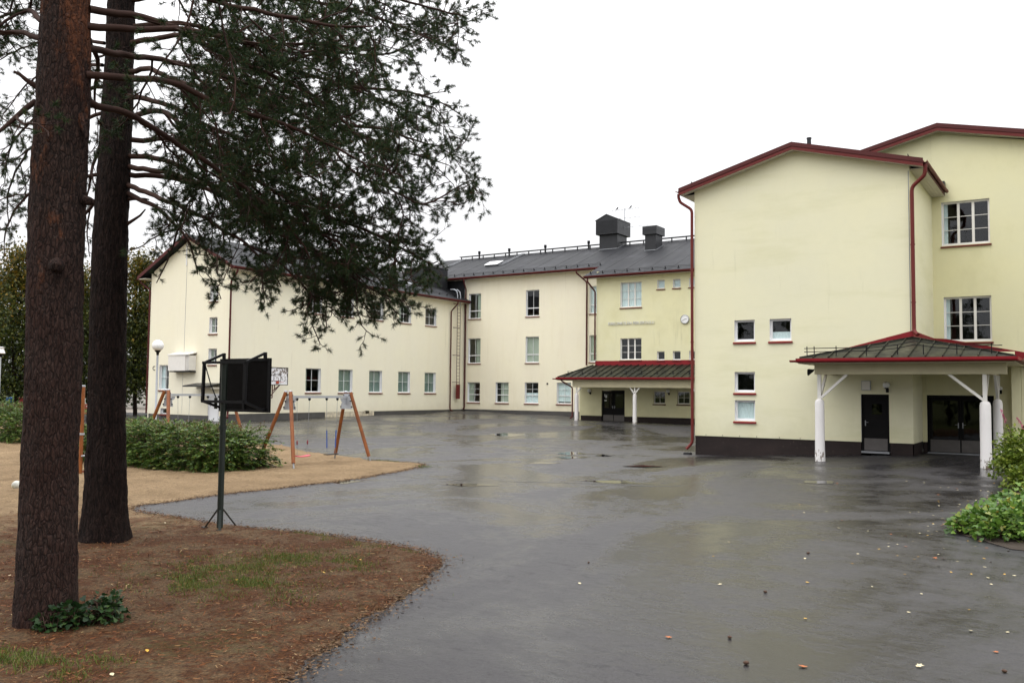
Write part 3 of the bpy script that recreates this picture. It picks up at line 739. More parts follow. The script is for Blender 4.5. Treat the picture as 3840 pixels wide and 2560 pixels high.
# roof: two slopes, overhanging
RZ = lambda u: 12.58 - 0.5 * abs(u + 48.63)
for s, e in ((1, -43.92), (-1, -53.62)):
    mb = MB(); mb.slab([(-48.63, VW - 0.45, RZ(-48.63)), (e, VW - 0.45, RZ(e)), (e, 60.6, RZ(e)), (-48.63, 60.6, RZ(-48.63))], 0.13); mb.build('roof', 'roof_dark', wing)
    mb = MB(); a, b = (-48.63, RZ(-48.63)), (e, RZ(e))
    y0 = VW - 0.48
    vs = [(a[0], y0, a[1] + 0.03), (b[0], y0, b[1] + 0.03), (b[0], y0, b[1] - 0.22), (a[0], y0, a[1] - 0.22)]
    vs += [(x, y0 + 0.028, z) for x, y, z in vs]; mb.add(vs, [(0, 1, 2, 3), (7, 6, 5, 4), (0, 4, 5, 1), (1, 5, 6, 2), (2, 6, 7, 3), (3, 7, 4, 0)]); mb.build('verge_board', 'red_dark', wing)
    mb = MB(); x0, x1 = (UW + 0.003, e) if s == 1 else (e, -52.703); mb.box(x0, x1, VW - 0.44, 60.4, RZ(e) - 0.17, RZ(e) - 0.135); mb.build('soffit', 'soffit', wing)
    mb = MB(); mb.box(e - 0.012, e + 0.012, VW - 0.44, 60.4, RZ(e) - 0.2, RZ(e) - 0.02); mb.build('fascia', 'red_dark', wing)
    gutter(wing, (e + s * 0.085, VW - 0.4, RZ(e) - 0.06), (e + s * 0.085, 60.2, RZ(e) - 0.06))
snow_guard(wing, (-44.5, 36.2, RZ(-44.5)), (-44.5, 60.0, RZ(-44.5)), (0.447, 0, 0.894))
downpipe(wing, [(-43.84, 58.55, 10.0), (-43.84, 58.55, 9.85), (-44.44, 58.45, 9.25), (-44.44, 58.45, 1.05), (-44.2, 58.45, 0.98)])
downpipe(wing, [(-43.84, 35.85, 10.0), (-43.84, 35.85, 9.85), (-44.42, 35.86, 9.3), (-44.42, 35.86, 0.95), (-44.25, 35.7, 0.85)], 0.06)
downpipe(wing, [(-53.72, 35.8, 9.9), (-53.72, 35.85, 9.75), (-52.78, 35.95, 9.2), (-52.78, 35.95, 0.95)])
# ridge box (ventilation) by the tall block
mb = MB(); mb.box(-48.9, -46.0, 57.6, 59.9, 10.9, 12.95); mb.box(-48.95, -45.95, 57.55, 59.95, 12.95, 13.05); mb.build('vent_box', 'dark_metal', wing)
mb = MB(); mb.tube([(-47.6, 52.5, 12.0), (-47.6, 52.5, 12.95)], 0.09, 10); mb.tube([(-47.6, 52.5, 12.95), (-47.6, 52.5, 13.15)], 0.13, 10); mb.build('vent_pipe', 'dark_metal', wing, smooth=True)
mb = MB(); mb.slab([(-46.2, 53.6, RZ(-46.2) + 0.22), (-45.3, 53.6, RZ(-45.3) + 0.22), (-45.3, 54.4, RZ(-45.3) + 0.22), (-46.2, 54.4, RZ(-46.2) + 0.22)], 0.18); mb.build('skylight', 'galvanised', wing)
mb = MB()
for du in (-0.18, 0.18): mb.bar((-48.4, 59.0 + du, RZ(-48.4) + 0.1), (-44.2, 59.0 + du, RZ(-44.2) + 0.1), 0.04, 0.04)
for i in range(15): u = -48.2 + i * 0.28; mb.bar((u, 58.82, RZ(u) + 0.1), (u, 59.18, RZ(u) + 0.1), 0.03, 0.03)
mb.build('roof_ladder', 'black_metal', wing)
# fire ladder on the wall
mb = MB(); x = UW + 0.32
for v in (59.03, 59.45): mb.tube([(x, v, 3.15), (x, v, 10.3)], 0.022, 8)
for i in range(26): z = 3.3 + i * 0.28; mb.tube([(x, 59.03, z), (x, 59.45, z)], 0.014, 6)
for z in (3.35, 5.6, 7.9, 9.9): mb.tube([(UW, 58.9, z), (x, 59.03, z)], 0.018, 6); mb.tube([(UW, 59.6, z), (x, 59.45, z)], 0.018, 6); mb.tube([(x, 58.45, z), (x, 59.45, z)], 0.018, 6)
mb.build('fire_ladder', 'brown_metal', wing)
mb = MB()
for v in (59.03, 59.45): mb.tube([(x, v, 9.7), (x, v, 10.6), (x - 0.08, v, 10.95), (x - 0.35, v, 11.15), (x - 0.75, v, 11.15)], 0.035, 8)
mb.build('ladder_rail', 'galvanised', wing, smooth=True)
mb = MB(); mb.box(x - 0.02, x + 0.03, 58.98, 59.5, 1.95, 3.15); mb.build('ladder_guard', 'red_trim', wing)
mb = MB(); mb.tube([(-48.95, VW - 0.012, 10.9), (-48.98, VW - 0.012, 8), (-49.0, VW - 0.012, 4.85)], 0.010, 5); mb.tube([(-50.5, VW - 0.012, 4.15), (-49.85, VW - 0.012, 4.15)], 0.008, 5)
mb.tube([(-49.05, VW - 0.012, 3.7), (-49.05, VW - 0.012, 1.0)], 0.007, 5); mb.build('cable', 'galvanised', wing)
mb = MB(); mb.tube([(-49.0, VW - 0.02, 10.6), (-49.0, VW - 0.02, 12.0)], 0.05, 8); mb.build('vent_pipe', 'white_paint', wing)

# wall-hung white ventilation unit and letter
unit = empty('ventilation_unit', (-48.8, 35.6, 3.73), 'white boxed ventilation unit hung high on the ivory gable wall', 'ventilation unit')
mb = MB(); mb.box(-49.84, -48.1, 35.42, 35.97, 3.75, 4.72); mb.build('casing', 'white_warm', unit)
mb = MB(); mb.slab([(-49.9, 35.38, 4.80), (-47.7, 35.38, 4.80), (-47.7, 35.974, 4.95), (-49.9, 35.974, 4.95)], 0.06); mb.build('lid', 'white_warm', unit)
for i in range(6):
    mb = MB(); mb.box(-48.07 + i * 0.058, -48.04 + i * 0.058, 35.45, 35.97, 3.77, 4.72); mb.build('louvre', 'white_warm', unit)
mb = MB(); mb.box(-49.80, -47.75, 35.5, 35.97, 3.66, 3.735); mb.build('tray', 'dark_metal', unit)

def text_mesh(name, txt, size, loc, rot, mat, depth, parent=None, xscale=1.0):
    cu = bpy.data.curves.new('lettering', 'FONT'); cu.body = txt; cu.size = size; cu.extrude = depth; cu.resolution_u = 3; cu.space_character = 1.04; cu.offset = 0.006 * size if len(txt) > 1 else 0.0
    ob = bpy.data.objects.new('lettering', cu)
    me = bpy.data.meshes.new_from_object(ob)
    bpy.data.objects.remove(ob)
    me.materials.clear(); me.materials.append(MATS[mat])
    o = bpy.data.objects.new(name, me); COL.objects.link(o); o.location = loc; o.rotation_euler = rot; o.scale = (xscale, 1, 1)
    if parent is not None: o.parent = parent; o.matrix_parent_inverse = world_of(parent).inverted()
    return o
tag(text_mesh('wall_letter', 'C', 0.42, (-52.27, VW - 0.012, 3.80), (R(90), 0, 0), 'dark_metal', 0.01), 'dark letter C fixed near the corner of the ivory gable', 'letter')

# ------------------------------------------------------------------ main block (three storeys) with projecting entrance bay
VM, VB = 60.5, 57.98
main = empty('school_main_block', (-30, 62, 0.7), 'three-storey cream main school building with dark roof, chimneys and the school name', 'building')
F_m, F_b = ('V', VM), ('V', VB)
mop = []
for u in (-44.14, -38.37): mop += [(u, u + 1.27, 8.74, 10.87), (u, u + 1.27, 4.96, 7.07)]
mop += [(-32.50, -31.23, 8.74, 10.87), (-32.50, -31.23, 4.96, 7.05)]
mgr = [(u, u + 1.29, 1.68, 3.36) for u in (-44.17, -41.28, -38.41, -35.40)]
wall(main, F_m, UW + 0.0, -30.56, 1.08, 12.35, mop + mgr, 'stucco_cream')
for i, o in enumerate(mop):
    cur = [('curtain_grey', 0, 1, 0.62, 0.95), ('curtain_grey', 0, 0.95, 0.55, 0.9), None, ('curtain_grey', 0, 1, 0.0, 1.0), ('curtain_white', 0, 1, 0, 1), ('curtain_grey', 0, 1, 0, 1)][i]
    window(main, F_m, *o, vb=(0.5,), hb=((0.30, 0.075),), curtain=cur)
for i, o in enumerate(mgr):
    window(main, F_m, *o, vb=(0.5,), hb=((0.37, 0.06), (0.68, 0.022)), curtain=[('curtain_grey', 0, 1, 0, 0.4), ('curtain_grey', 0, 1, 0.3, 0.9), ('curtain_white', 0, 0.5, 0, 1), ('curtain_white', 0.1, 1, 0, 1)][i])
plinth(main, F_m, [(UW + 0.02, -31.97)], -0.4, 1.10, 'plinth_grey')
mb = MB(); mb.add([pt(F_m, -51.5, 9.8, -0.02), pt(F_m, UW - 0.02, 9.8, -0.02), pt(F_m, UW - 0.02, 12.2, -0.02), pt(F_m, -51.5, 12.2, -0.02)], [(0, 1, 2, 3)]); mb.build('cladding', 'dark_metal', main)
for i in range(11):
    mb = MB(); u = -51.4 + i * 0.66; fbox(mb, F_m, u, u + 0.03, 9.85, 12.2, -0.018, 0.004); mb.build('cladding_batten', 'dark_metal', main)
mb = MB(); fbox(mb, F_m, -36.33, -36.2, 3.2, 3.33, -0.05, 0.03); mb.build('vent_hole', 'dark_metal', main)
# entrance bay walls
bop = [(-28.58, -26.90, 8.82, 10.64), (-28.58, -26.90, 5.0, 6.56)]
bsm = [(u, u + 0.57, z, z + 0.62) for u in (-25.68, -24.48, -23.28, -22.08) for z in (10.04, 4.95)]
bgr = [(-25.95, -25.07, 1.86, 2.74), (-24.16, -23.24, 1.86, 2.74)]
bdo = [(-30.10, -28.22, 0.90, 2.78)]
wall(main, F_b, -30.55, -6.0, 4.4, 11.42, bop + bsm, 'stucco_yellow')
wall(main, F_b, -31.95, -6.0, 0.90, 4.396, bgr + bdo, 'stucco_yellow', reveal='beam_cream')
for i, o in enumerate(bop): window(main, F_b, *o, vb=((0.335, 0.10), (0.668, 0.10)), hb=(0.335, 0.668), rec=0.12, curtain=('curtain_white', 0, 1, 0, 1) if i == 0 else None, framem='white_warm')
for i, o in enumerate(bsm): window(main, F_b, *o, rec=0.12, curtain=('curtain_white', 0, 1, 0, 1) if i % 2 == 0 else None, framem='white_warm')
for o in bgr: window(main, F_b, *o, vb=(0.5,), hb=(0.5,), rec=0.10, sillm='red_dark', framem='white_warm')
plinth(main, F_b, [(-31.93, -30.12), (-28.20, -6.0)], -0.4, 0.93, 'plinth_dark')
D = door(main, F_b, -30.10, -28.22, 0.50, 2.76, 2, 0.12, (0.12, 0.88, 0.45, 0.92), 0.21)
for a, b, c, d in ((-29.98, -29.88, 2.30, 2.50), (-29.86, -29.72, 2.22, 2.42), (-29.95, -29.75, 1.98, 2.08)):
    mb = MB(); fbox(mb, F_b, a, b, c, d, -0.143, -0.139); mb.build('notice', 'paper', D)
mb = MB(); mb.box(-30.55, -30.45, VB + 0.01, VM + 0.2, 4.2, 11.6); mb.build('wall', 'stucco_yellow', main)
mb = MB(); mb.box(-31.95, -31.85, VB + 0.01, VM - 0.01, -0.4, 4.35); mb.build('wall', 'stucco_yellow', main)
# unseen back and ends keep the rooms dark
mb = MB(); mb.box(-51.5, -6, 73.4, 73.6, -0.4, 12.2); mb.build('wall', 'stucco_cream', main)
mb = MB(); mb.box(-51.6, -51.5, 60.55, 73.4, -0.4, 12.3); mb.build('wall', 'stucco_cream', main)
for z in (4.3, 8.0, 11.6):
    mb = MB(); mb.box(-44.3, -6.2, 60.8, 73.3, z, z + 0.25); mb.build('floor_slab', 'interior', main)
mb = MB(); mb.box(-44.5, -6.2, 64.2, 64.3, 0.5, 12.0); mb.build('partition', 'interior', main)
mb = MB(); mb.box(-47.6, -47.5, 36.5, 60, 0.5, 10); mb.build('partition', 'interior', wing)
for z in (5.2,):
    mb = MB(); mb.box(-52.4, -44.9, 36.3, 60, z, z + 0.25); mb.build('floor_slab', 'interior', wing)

MZ = lambda v: 15.10 - 0.4 * abs(v - 67.0)
for a, b, v in ((-51.9, -31.31, 59.88), (-31.30, -5.0, 57.36)):
    mb = MB(); mb.slab([(a, v, MZ(v)), (b, v, MZ(v)), (b, 67, MZ(67)), (a, 67, MZ(67))], 0.14); mb.build('roof', 'roof_dark', main)
    mb = MB(); mb.box(a, b, v - 0.014, v + 0.014, MZ(v) - 0.2, MZ(v) - 0.012); mb.build('fascia', 'red_dark', main)
    mb = MB(); mb.box(a + 0.02, b, v + 0.02, (VM if v > 59 else VB) - 0.004, MZ(v) - 0.18, MZ(v) - 0.145); mb.build('soffit', 'soffit', main)
    gutter(main, (a, v - 0.09, MZ(v) - 0.07), (b - (0.3 if v > 59 else 0), v - 0.09, MZ(v) - 0.07))
    w = v + 0.45; snow_guard(main, (a + (4.3 if v > 59 else 0.3), w, MZ(w)), (b - (0.1 if v > 59 else 0), w, MZ(w)), (0, -0.37, 0.93))
mb = MB(); mb.slab([(-51.9, 74.2, MZ(74.2)), (-5, 74.2, MZ(74.2)), (-5, 67.002, MZ(67)), (-51.9, 67.002, MZ(67))], 0.14); mb.build('roof', 'roof_dark', main)
mb = MB(); mb.add([(-31.31, 57.38, MZ(57.38) - 0.02), (-31.31, 59.9, MZ(59.9) - 0.02), (-31.31, 59.9, MZ(59.9) - 0.24), (-31.31, 57.38, MZ(57.38) - 0.24), (-31.335, 57.38, MZ(57.38) - 0.02), (-31.335, 59.9, MZ(59.9) - 0.02), (-31.335, 59.9, MZ(59.9) - 0.24), (-31.335, 57.38, MZ(57.38) - 0.24)], [(0, 1, 2, 3), (7, 6, 5, 4), (0, 4, 5, 1), (1, 5, 6, 2), (2, 6, 7, 3), (3, 7, 4, 0)]); mb.build('verge_board', 'red_dark', main)
for u in np.arange(-51.2, -5.2, 1.9):     # lapped sheet joints running up the slope
    v0 = 60.0 if u < -31.4 else 57.5
    mb = MB(); mb.bar((u, v0, MZ(v0) + 0.004), (u, 66.9, MZ(66.9) + 0.004), 0.05, 0.014); mb.build('sheet_joint', 'roof_dark', main)
# roof ladders, ridge walkway
for u in (-42.65, -49.2):
    mb = MB()
    for d in (-0.17, 0.17): mb.bar((u + d, 62.4 if u < -45 else 63.0, MZ(62.4 if u < -45 else 63.0) + 0.08), (u + d, 66.7, MZ(66.7) + 0.08), 0.04, 0.04)
    for i in range(14): v = (62.6 if u < -45 else 63.1) + i * 0.28; mb.bar((u - 0.17, v, MZ(v) + 0.08), (u + 0.17, v, MZ(v) + 0.08), 0.03, 0.03)
    mb.build('roof_ladder', 'steel', main)
mb = MB(); mb.bar((-49.6, 66.55, 15.21), (-6, 66.55, 15.21), 0.30, 0.03)
mb.bar((-49.6, 66.39, 15.23), (-6, 66.39, 15.23), 0.02, 0.05)
for u in np.arange(-49.4, -6, 1.25): mb.bar((u, 66.45, 14.85), (u, 66.45, 15.2), 0.04, 0.10)
mb.build('roof_walkway', 'dark_metal', main)
for u in (-47.59, -44.23, -40.37, -35.99):
    mb = MB(); mb.tube([(u, 66.8, 14.8), (u, 66.8, 15.42)], 0.075, 10); mb.tube([(u, 66.8, 15.42), (u, 66.8, 15.68)], 0.125, 10); mb.build('vent_pipe', 'black_metal', main, smooth=True)
mb = MB(); mb.slab([(-44.35, 63.0, MZ(63.0) + 0.2), (-42.95, 63.0, MZ(63.0) + 0.2), (-42.95, 63.95, MZ(63.95) + 0.24), (-44.35, 63.95, MZ(63.95) + 0.24)], 0.05)
sk = mb.build('skylight', 'white_paint', main); mb = MB(); mb.slab([(-44.3, 63.05, MZ(63.05) + 0.149), (-43.0, 63.05, MZ(63.05) + 0.149), (-43.0, 63.9, MZ(63.9) + 0.189), (-44.3, 63.9, MZ(63.9) + 0.189)], 0.2); mb.build('kerb', 'dark_metal', sk)
# big gabled vent tower and small one
mb = MB(); mb.box(-34.40, -32.72, 65.75, 67.55, 14.2, 15.9); c1 = mb.build('chimney', 'dark_metal', main)
mb = MB(); y0, y1, x0, x1 = 65.42, 67.9, -34.58, -32.55
mb.add([(x0, y0, 15.85), (x1, y0, 15.85), (x1, y1, 15.85), (x0, y1, 15.85), (x0, y0, 17.05), (x1, y0, 17.05), (x1, y1, 17.05), (x0, y1, 17.05), ((x0 + x1) / 2, y0, 17.5), ((x0 + x1) / 2, y1, 17.5)],
       [(0, 3, 2, 1), (0, 1, 5, 8, 4), (1, 2, 6, 5), (2, 3, 7, 9, 6), (3, 0, 4, 7), (4, 8, 9, 7), (5, 6, 9, 8)]); mb.build('chimney_cap', 'dark_metal', c1)
for i in range(19):
    mb = MB(); u = x0 + 0.06 + i * 0.105; mb.box(u, u + 0.045, y0 - 0.03, y0 - 0.002, 15.95, 17.0); mb.build('louvre', 'dark_metal', c1)
mb = MB(); mb.slab([(x0 - 0.05, y0 - 0.06, 17.06), ((x0 + x1) / 2, y0 - 0.06, 17.54), ((x0 + x1) / 2, y1, 17.54), (x0 - 0.05, y1, 17.06)], 0.03); mb.slab([((x0 + x1) / 2 + 0.002, y0 - 0.06, 17.54), (x1 + 0.05, y0 - 0.06, 17.06), (x1 + 0.05, y1, 17.06), ((x0 + x1) / 2 + 0.002, y1, 17.54)], 0.03); mb.build('cap_roof', 'dark_metal', c1)
mb = MB(); mb.box(-29.38, -28.44, 63.95, 65.2, 13.4, 15.2); c2 = mb.build('chimney', 'dark_metal', main)
for z in (15.16, 15.50):
    mb = MB(); mb.box(-29.52, -28.30, 63.75, 65.4, z, z + 0.325); mb.build('chimney_cap', 'dark_metal', c2)
for cx0, cx1, cy in ((-34.42, -32.70, 65.74), (-29.40, -28.42, 63.94)):
    mb = MB(); mb.bar((cx0, cy - 0.02, MZ(cy) + 0.03), (cx1, cy - 0.02, MZ(cy) + 0.03), 0.05, 0.05); mb.bar((cx1 + 0.02, cy, MZ(cy) + 0.03), (cx1 + 0.02, cy + 1.2, MZ(cy + 1.2) + 0.03), 0.05, 0.05); mb.build('flashing', 'steel', c1 if cx0 < -31 else c2)
# downpipes
downpipe(main, [(-44.2, 59.80, 12.1), (-44.2, 59.80, 11.9), (-44.40, 60.40, 11.3), (-44.40, 60.40, 1.2), (-44.40, 60.2, 1.08)], 0.06)
downpipe(main, [(-33.3, 59.79, 12.1), (-33.3, 59.79, 11.9), (-32.69, 60.40, 11.2), (-32.69, 60.40, 4.7)], 0.06)
downpipe(main, [(-30.95, 57.27, 11.05), (-30.95, 57.27, 10.8), (-30.62, 57.88, 10.1), (-30.62, 57.88, 5.0)], 0.06)
# red flashing above the porch roof
mb = MB(); fbox(mb, F_b, -30.62, -6.0, 4.60, 4.94, 0.002, 0.03); mb.build('flashing', 'red_bright', main)

# lettering, clock, antenna, birds
lt = text_mesh('wall_lettering', 'KIRKONKYLÄN PERUSKOULU', 0.30, (-29.55, VB - 0.05, 7.565), (R(90), 0, 0), 'galvanised', 0.02)
lw = max(v.co.x for v in lt.data.vertices); lt.scale = (3.66 / lw, 1, 1)
lt.data.materials[0] = MATS['letter_grey']
tag(lt, 'raised pale lettering of the school name above the entrance', 'lettering')
clk = empty('wall_clock', (-23.56, VB, 7.78), 'round white wall clock with dark hands on the yellow entrance bay', 'clock')
mb = MB(); mb.lathe((-23.56, VB - 0.005, 7.78), [(0.30, 0), (0.32, -0.03), (0.32, -0.10), (0.29, -0.12), (0.285, -0.09)], 32, 'y'); mb.build('rim', 'steel', clk, smooth=True)
mb = MB(); mb.lathe((-23.56, VB - 0.09, 7.78), [(0.283, 0), (0.283, -0.012)], 32, 'y'); mb.build('dial', 'white_paint', clk)
for h in range(12):
    mb = MB(); a = R(h * 30); s, c = math.sin(a), math.cos(a); y = VB - 0.104
    mb.bar((-23.56 + s * 0.225, y, 7.78 + c * 0.225), (-23.56 + s * 0.265, y, 7.78 + c * 0.265), 0.012, 0.004, (0, 1, 0)); mb.build('hour_mark', 'black_metal', clk)
for ang, ln, w in ((82, 0.15, 0.026), (242, 0.235, 0.018)):
    mb = MB(); a = R(ang); s, c = math.sin(a), math.cos(a); y = VB - 0.112
    mb.bar((-23.56 - s * 0.04, y, 7.78 - c * 0.04), (-23.56 + s * ln, y, 7.78 + c * ln), w, 0.005, (0, 1, 0)); mb.build('hand', 'black_metal', clk)
ant = empty('roof_antenna', (-32.3, 66.6, 17.3), 'thin aerial mast with crossed rods above the big roof vent', 'antenna')
mb = MB(); mb.tube([(-32.5, 66.7, 17.0), (-32.5, 66.7, 18.12)], 0.03, 6); mb.build('mast', 'steel', ant)
for z, a, b, n in ((18.05, -33.7, -31.2, 9), (17.3, -33.4, -31.1, 6), (16.5, -32.5, -30.4, 4)):
    mb = MB(); mb.tube([(a, 66.7, z), (b, 66.7, z)], 0.012, 5)
    for i in range(n): u = a + (b - a) * i / (n - 1); mb.tube([(u, 66.5, z), (u, 66.9, z)], 0.006, 4); mb.tube([(u, 66.7, z - (0.2 if i == 0 else 0.06)), (u, 66.7, z + (0.12 if i == 0 else 0.04))], 0.006, 4)
    mb.build('aerial_rods', 'steel', ant)
for u, lab in ((-33.25, 'small dark bird perched at the left end of the roof aerial'), (-32.0, 'small dark bird perched right of the mast on the roof aerial')):
    mb = MB(); mb.tube([(u - 0.10, 66.7, 18.08), (u - 0.02, 66.7, 18.14), (u + 0.06, 66.7, 18.20), (u + 0.11, 66.7, 18.29), (u + 0.15, 66.7, 18.30)], [0.012, 0.05, 0.06, 0.042, 0.008], 8)
    tag(mb.build('bird', 'bird_black', None, smooth=True), lab, 'bird', 'birds on the roof aerial')

# ------------------------------------------------------------------ right wing: gable block and taller block behind
right = empty('school_gable_block', (-9.5, 38, 0.4), 'tall pale yellow school block with a wide red-edged gable near the right edge', 'building')
VR, UR = 34.68, -5.36
F_g, F_s, F_r, F_e = ('V', VR), ('U', UR), ('V', 40.13), ('V', 36.83)
gw = [(-11.98, -11.15, 4.76, 5.62), (-10.55, -9.70, 4.76, 5.62), (-11.98, -11.15, 2.72, 3.53), (-11.98, -11.15, 1.58, 2.40)]
gd = [(-7.15, -6.17, 0.92, 2.69)]
wall(right, F_g, -13.68, UR, 0.92, 11.05, gw + gd, 'stucco_pale', gable=[(UR, 11.1), (-9.53, 12.22), (-13.68, 11.1)])
for i, o in enumerate(gw):
    window(right, F_g, *o, rec=0.13, fw=0.075, sillm='red_bright', framem='white_paint', curtain=[None, ('curtain_white', 0, 0.42, 0, 1), None, ('curtain_white', 0.0, 0.95, 0, 1)][i])
plinth(right, F_g, [(-13.66, -7.17), (-6.15, UR - 0.025)], -0.5, 0.945, 'plinth_dark')
door(right, F_g, -7.15, -6.17, 0.57, 2.68, 1, 0.09, (0.36, 0.76, 0.67, 0.86), 0.23)
wall(right, F_s, VR, 40.13, 0.92, 11.1, [], 'stucco_pale')
plinth(right, F_s, [(VR + 0.03, 36.83)], -0.5, 0.945, 'plinth_dark')
mb = MB(); mb.box(-13.68, -13.58, VR + 0.01, 40.1, 0.93, 11.1); mb.build('wall', 'stucco_pale', right)
mb = MB(); mb.box(-13.655, -13.56, VR + 0.26, 40.1, -0.5, 0.925); mb.build('plinth', 'plinth_dark', right)
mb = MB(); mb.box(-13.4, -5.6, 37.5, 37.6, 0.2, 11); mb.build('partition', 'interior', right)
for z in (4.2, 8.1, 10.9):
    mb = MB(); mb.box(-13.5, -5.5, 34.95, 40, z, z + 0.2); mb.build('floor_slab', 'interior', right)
GZ = lambda u: 12.46 - 0.275 * abs(u + 9.53)
for s, e in ((1, -4.86), (-1, -14.20)):
    mb = MB(); mb.slab([(-9.53, 34.27, GZ(-9.53)), (e, 34.27, GZ(e)), (e, 40.1, GZ(e)), (-9.53, 40.1, GZ(-9.53))], 0.10); mb.build('roof', 'roof_dark', right)
    for k, (za, zb, y) in enumerate(((0.03, -0.13, 34.235), (-0.13, -0.27, 34.262))):
        mb = MB(); vs = [(-9.53, y, GZ(-9.53) + za), (e + s * 0.02, y, GZ(e) + za), (e + s * 0.02, y, GZ(e) + zb), (-9.53, y, GZ(-9.53) + zb)]; vs += [(a, b + 0.024, c) for a, b, c in vs]
        mb.add(vs, [(0, 1, 2, 3), (7, 6, 5, 4), (0, 4, 5, 1), (1, 5, 6, 2), (2, 6, 7, 3), (3, 7, 4, 0)]); mb.build('verge_board', 'red_dark' if k == 0 else 'red_trim', right)
    mb = MB(); mb.slab([(-9.53, 34.29, GZ(-9.53) - 0.21), (e, 34.29, GZ(e) - 0.21), (e, VR - 0.004, GZ(e) - 0.21), (-9.53, VR - 0.004, GZ(-9.53) - 0.21)], 0.03); mb.build('soffit', 'soffit', right)
    x0, x1 = (UR + 0.004, e) if s == 1 else (e, -13.684)
    for k in range(4):
        w = (x1 - x0) / 4; mb = MB(); mb.box(x0 + k * w + 0.006, x0 + (k + 1) * w - 0.002, VR - 0.002, 40.1, GZ(e) - 0.245, GZ(e) - 0.215); mb.build('soffit_board', 'soffit', right)
    mb = MB(); mb.box(e - 0.012, e + 0.012, 34.29, 40.05, GZ(e) - 0.24, GZ(e) - 0.015); mb.build('fascia', 'red_dark', right)
    gutter(right, (e + s * 0.085, 34.25, GZ(e) - 0.06), (e + s * 0.085, 40.05, GZ(e) - 0.06), 0.075)
    snow_guard(right, (e - s * 0.5, 34.35, GZ(e - s * 0.5)), (e - s * 0.5, 40, GZ(e - s * 0.5)), (0, 0, 1), 1.2, hs=(0.06, 0.12))
for v, u, z in ((36.0, -9.3, 13.02), (37.6, -9.0, 12.98)):
    mb = MB(); mb.tube([(u, v, 12.2), (u, v, z)], 0.085 if v < 37 else 0.11, 10); mb.tube([(u, v, z - 0.03), (u, v, z + 0.03)], 0.1 if v < 37 else 0.14, 10); mb.build('vent_pipe', 'dark_metal', right, smooth=True)
downpipe(right, [(-14.28, 34.42, 11.0), (-14.28, 34.42, 10.86), (-14.22, 34.45, 10.65), (-13.76, 34.60, 10.32), (-13.76, 34.62, 0.62), (-13.98, 34.5, 0.36)], 0.06, 'red_trim')
downpipe(right, [(-4.79, 34.42, 11.02), (-4.79, 34.42, 10.86), (-4.82, 34.45, 10.62), (-5.27, 34.55, 10.25), (-5.27, 34.57, 4.98), (-5.12, 34.4, 4.84)], 0.07, 'red_trim')
mb = MB(); mb.tube([(-5.40, 34.665, 10.9), (-5.40, 34.665, 5.0)], 0.012, 5); mb.build('lightning_wire', 'steel', right)
for u in (-13.2, -12.5, -11.8, -11.1, -10.2, -9.4): 
    mb = MB(); fbox(mb, F_g, u, u + 0.012, 0.93, 0.99, 0.0, 0.012); mb.build('anchor_pin', 'rubber', right)

# taller block behind
tall = empty('school_tall_block', (-5, 50, 0.4), 'higher yellow school block with tall nine-pane windows at the right edge', 'building')
tw = [(-5.00, -3.23, 8.86, 10.68), (-4.97, -3.23, 4.88, 6.72), (1.4, 3.17, 8.86, 10.68), (1.4, 3.17, 4.88, 6.72)]
wall(tall, F_r, UR + 0.0, 6.3, 3.2, 11.2, tw, 'stucco_yellow', gable=[(6.3, 11.05), (-5.06, 13.72), (UR, 13.65)])
mb = MB(); mb.add([(-11.6, 40.14, 10.5), (UR - 0.003, 40.14, 10.5), (UR - 0.003, 40.14, 13.65), (-11.6, 40.14, 12.15)], [(0, 1, 2, 3)]); mb.build('wall', 'stucco_yellow', tall)
for i, o in enumerate(tw): window(tall, F_r, *o, vb=((0.335, 0.10), (0.668, 0.10)), hb=(0.335, 0.668), rec=0.12, fw=0.075, framem='white_warm', curtain=('curtain_white', 0, 1, 0.0, 0.12))
TZ = lambda u: 13.92 - 0.237 * abs(u + 5.06)
for s, e in ((1, 7.2), (-1, -12.2)):
    mb = MB(); mb.slab([(-5.06, 39.7, TZ(-5.06)), (e, 39.7, TZ(e)), (e, 57.3, TZ(e)), (-5.06, 57.3, TZ(-5.06))], 0.10); mb.build('roof', 'roof_dark', tall)
    for k, (za, zb, y) in enumerate(((0.03, -0.14, 39.66), (-0.14, -0.29, 39.69))):
        mb = MB(); vs = [(-5.06, y, TZ(-5.06) + za), (e, y, TZ(e) + za), (e, y, TZ(e) + zb), (-5.06, y, TZ(-5.06) + zb)]; vs += [(a, b + 0.026, c) for a, b, c in vs]
        mb.add(vs, [(0, 1, 2, 3), (7, 6, 5, 4), (0, 4, 5, 1), (1, 5, 6, 2), (2, 6, 7, 3), (3, 7, 4, 0)]); mb.build('verge_board', 'red_dark' if k == 0 else 'red_trim', tall)
    mb = MB(); mb.slab([(-5.06, 39.72, TZ(-5.06) - 0.22), (e, 39.72, TZ(e) - 0.22), (e, 40.125, TZ(e) - 0.22), (-5.06, 40.125, TZ(-5.06) - 0.22)], 0.03); mb.build('soffit', 'soffit', tall)
mb = MB(); mb.box(-5.0, -4.4, 41, 42, 13.6, 14.05); mb.box(-5.05, -4.35, 40.95, 42.05, 14.05, 14.1); mb.build('roof_hatch', 'dark_metal', tall)
mb = MB(); mb.box(-5.1, -4.82, 39.75, 40.1, 11.25, 11.5); mb.build('bracket_box', 'dark_metal', tall)
mb = MB(); mb.box(6.2, 6.3, 40.2, 57, -0.5, 11.4); mb.build('wall', 'stucco_yellow', tall)
mb = MB(); mb.box(-11.6, 6.2, 57, 57.1, -0.5, 11.4); mb.build('wall', 'stucco_yellow', tall)
mb = MB(); mb.box(-11.6, -11.5, 40.2, 57, -0.5, 12.0); mb.build('wall', 'stucco_yellow', tall)
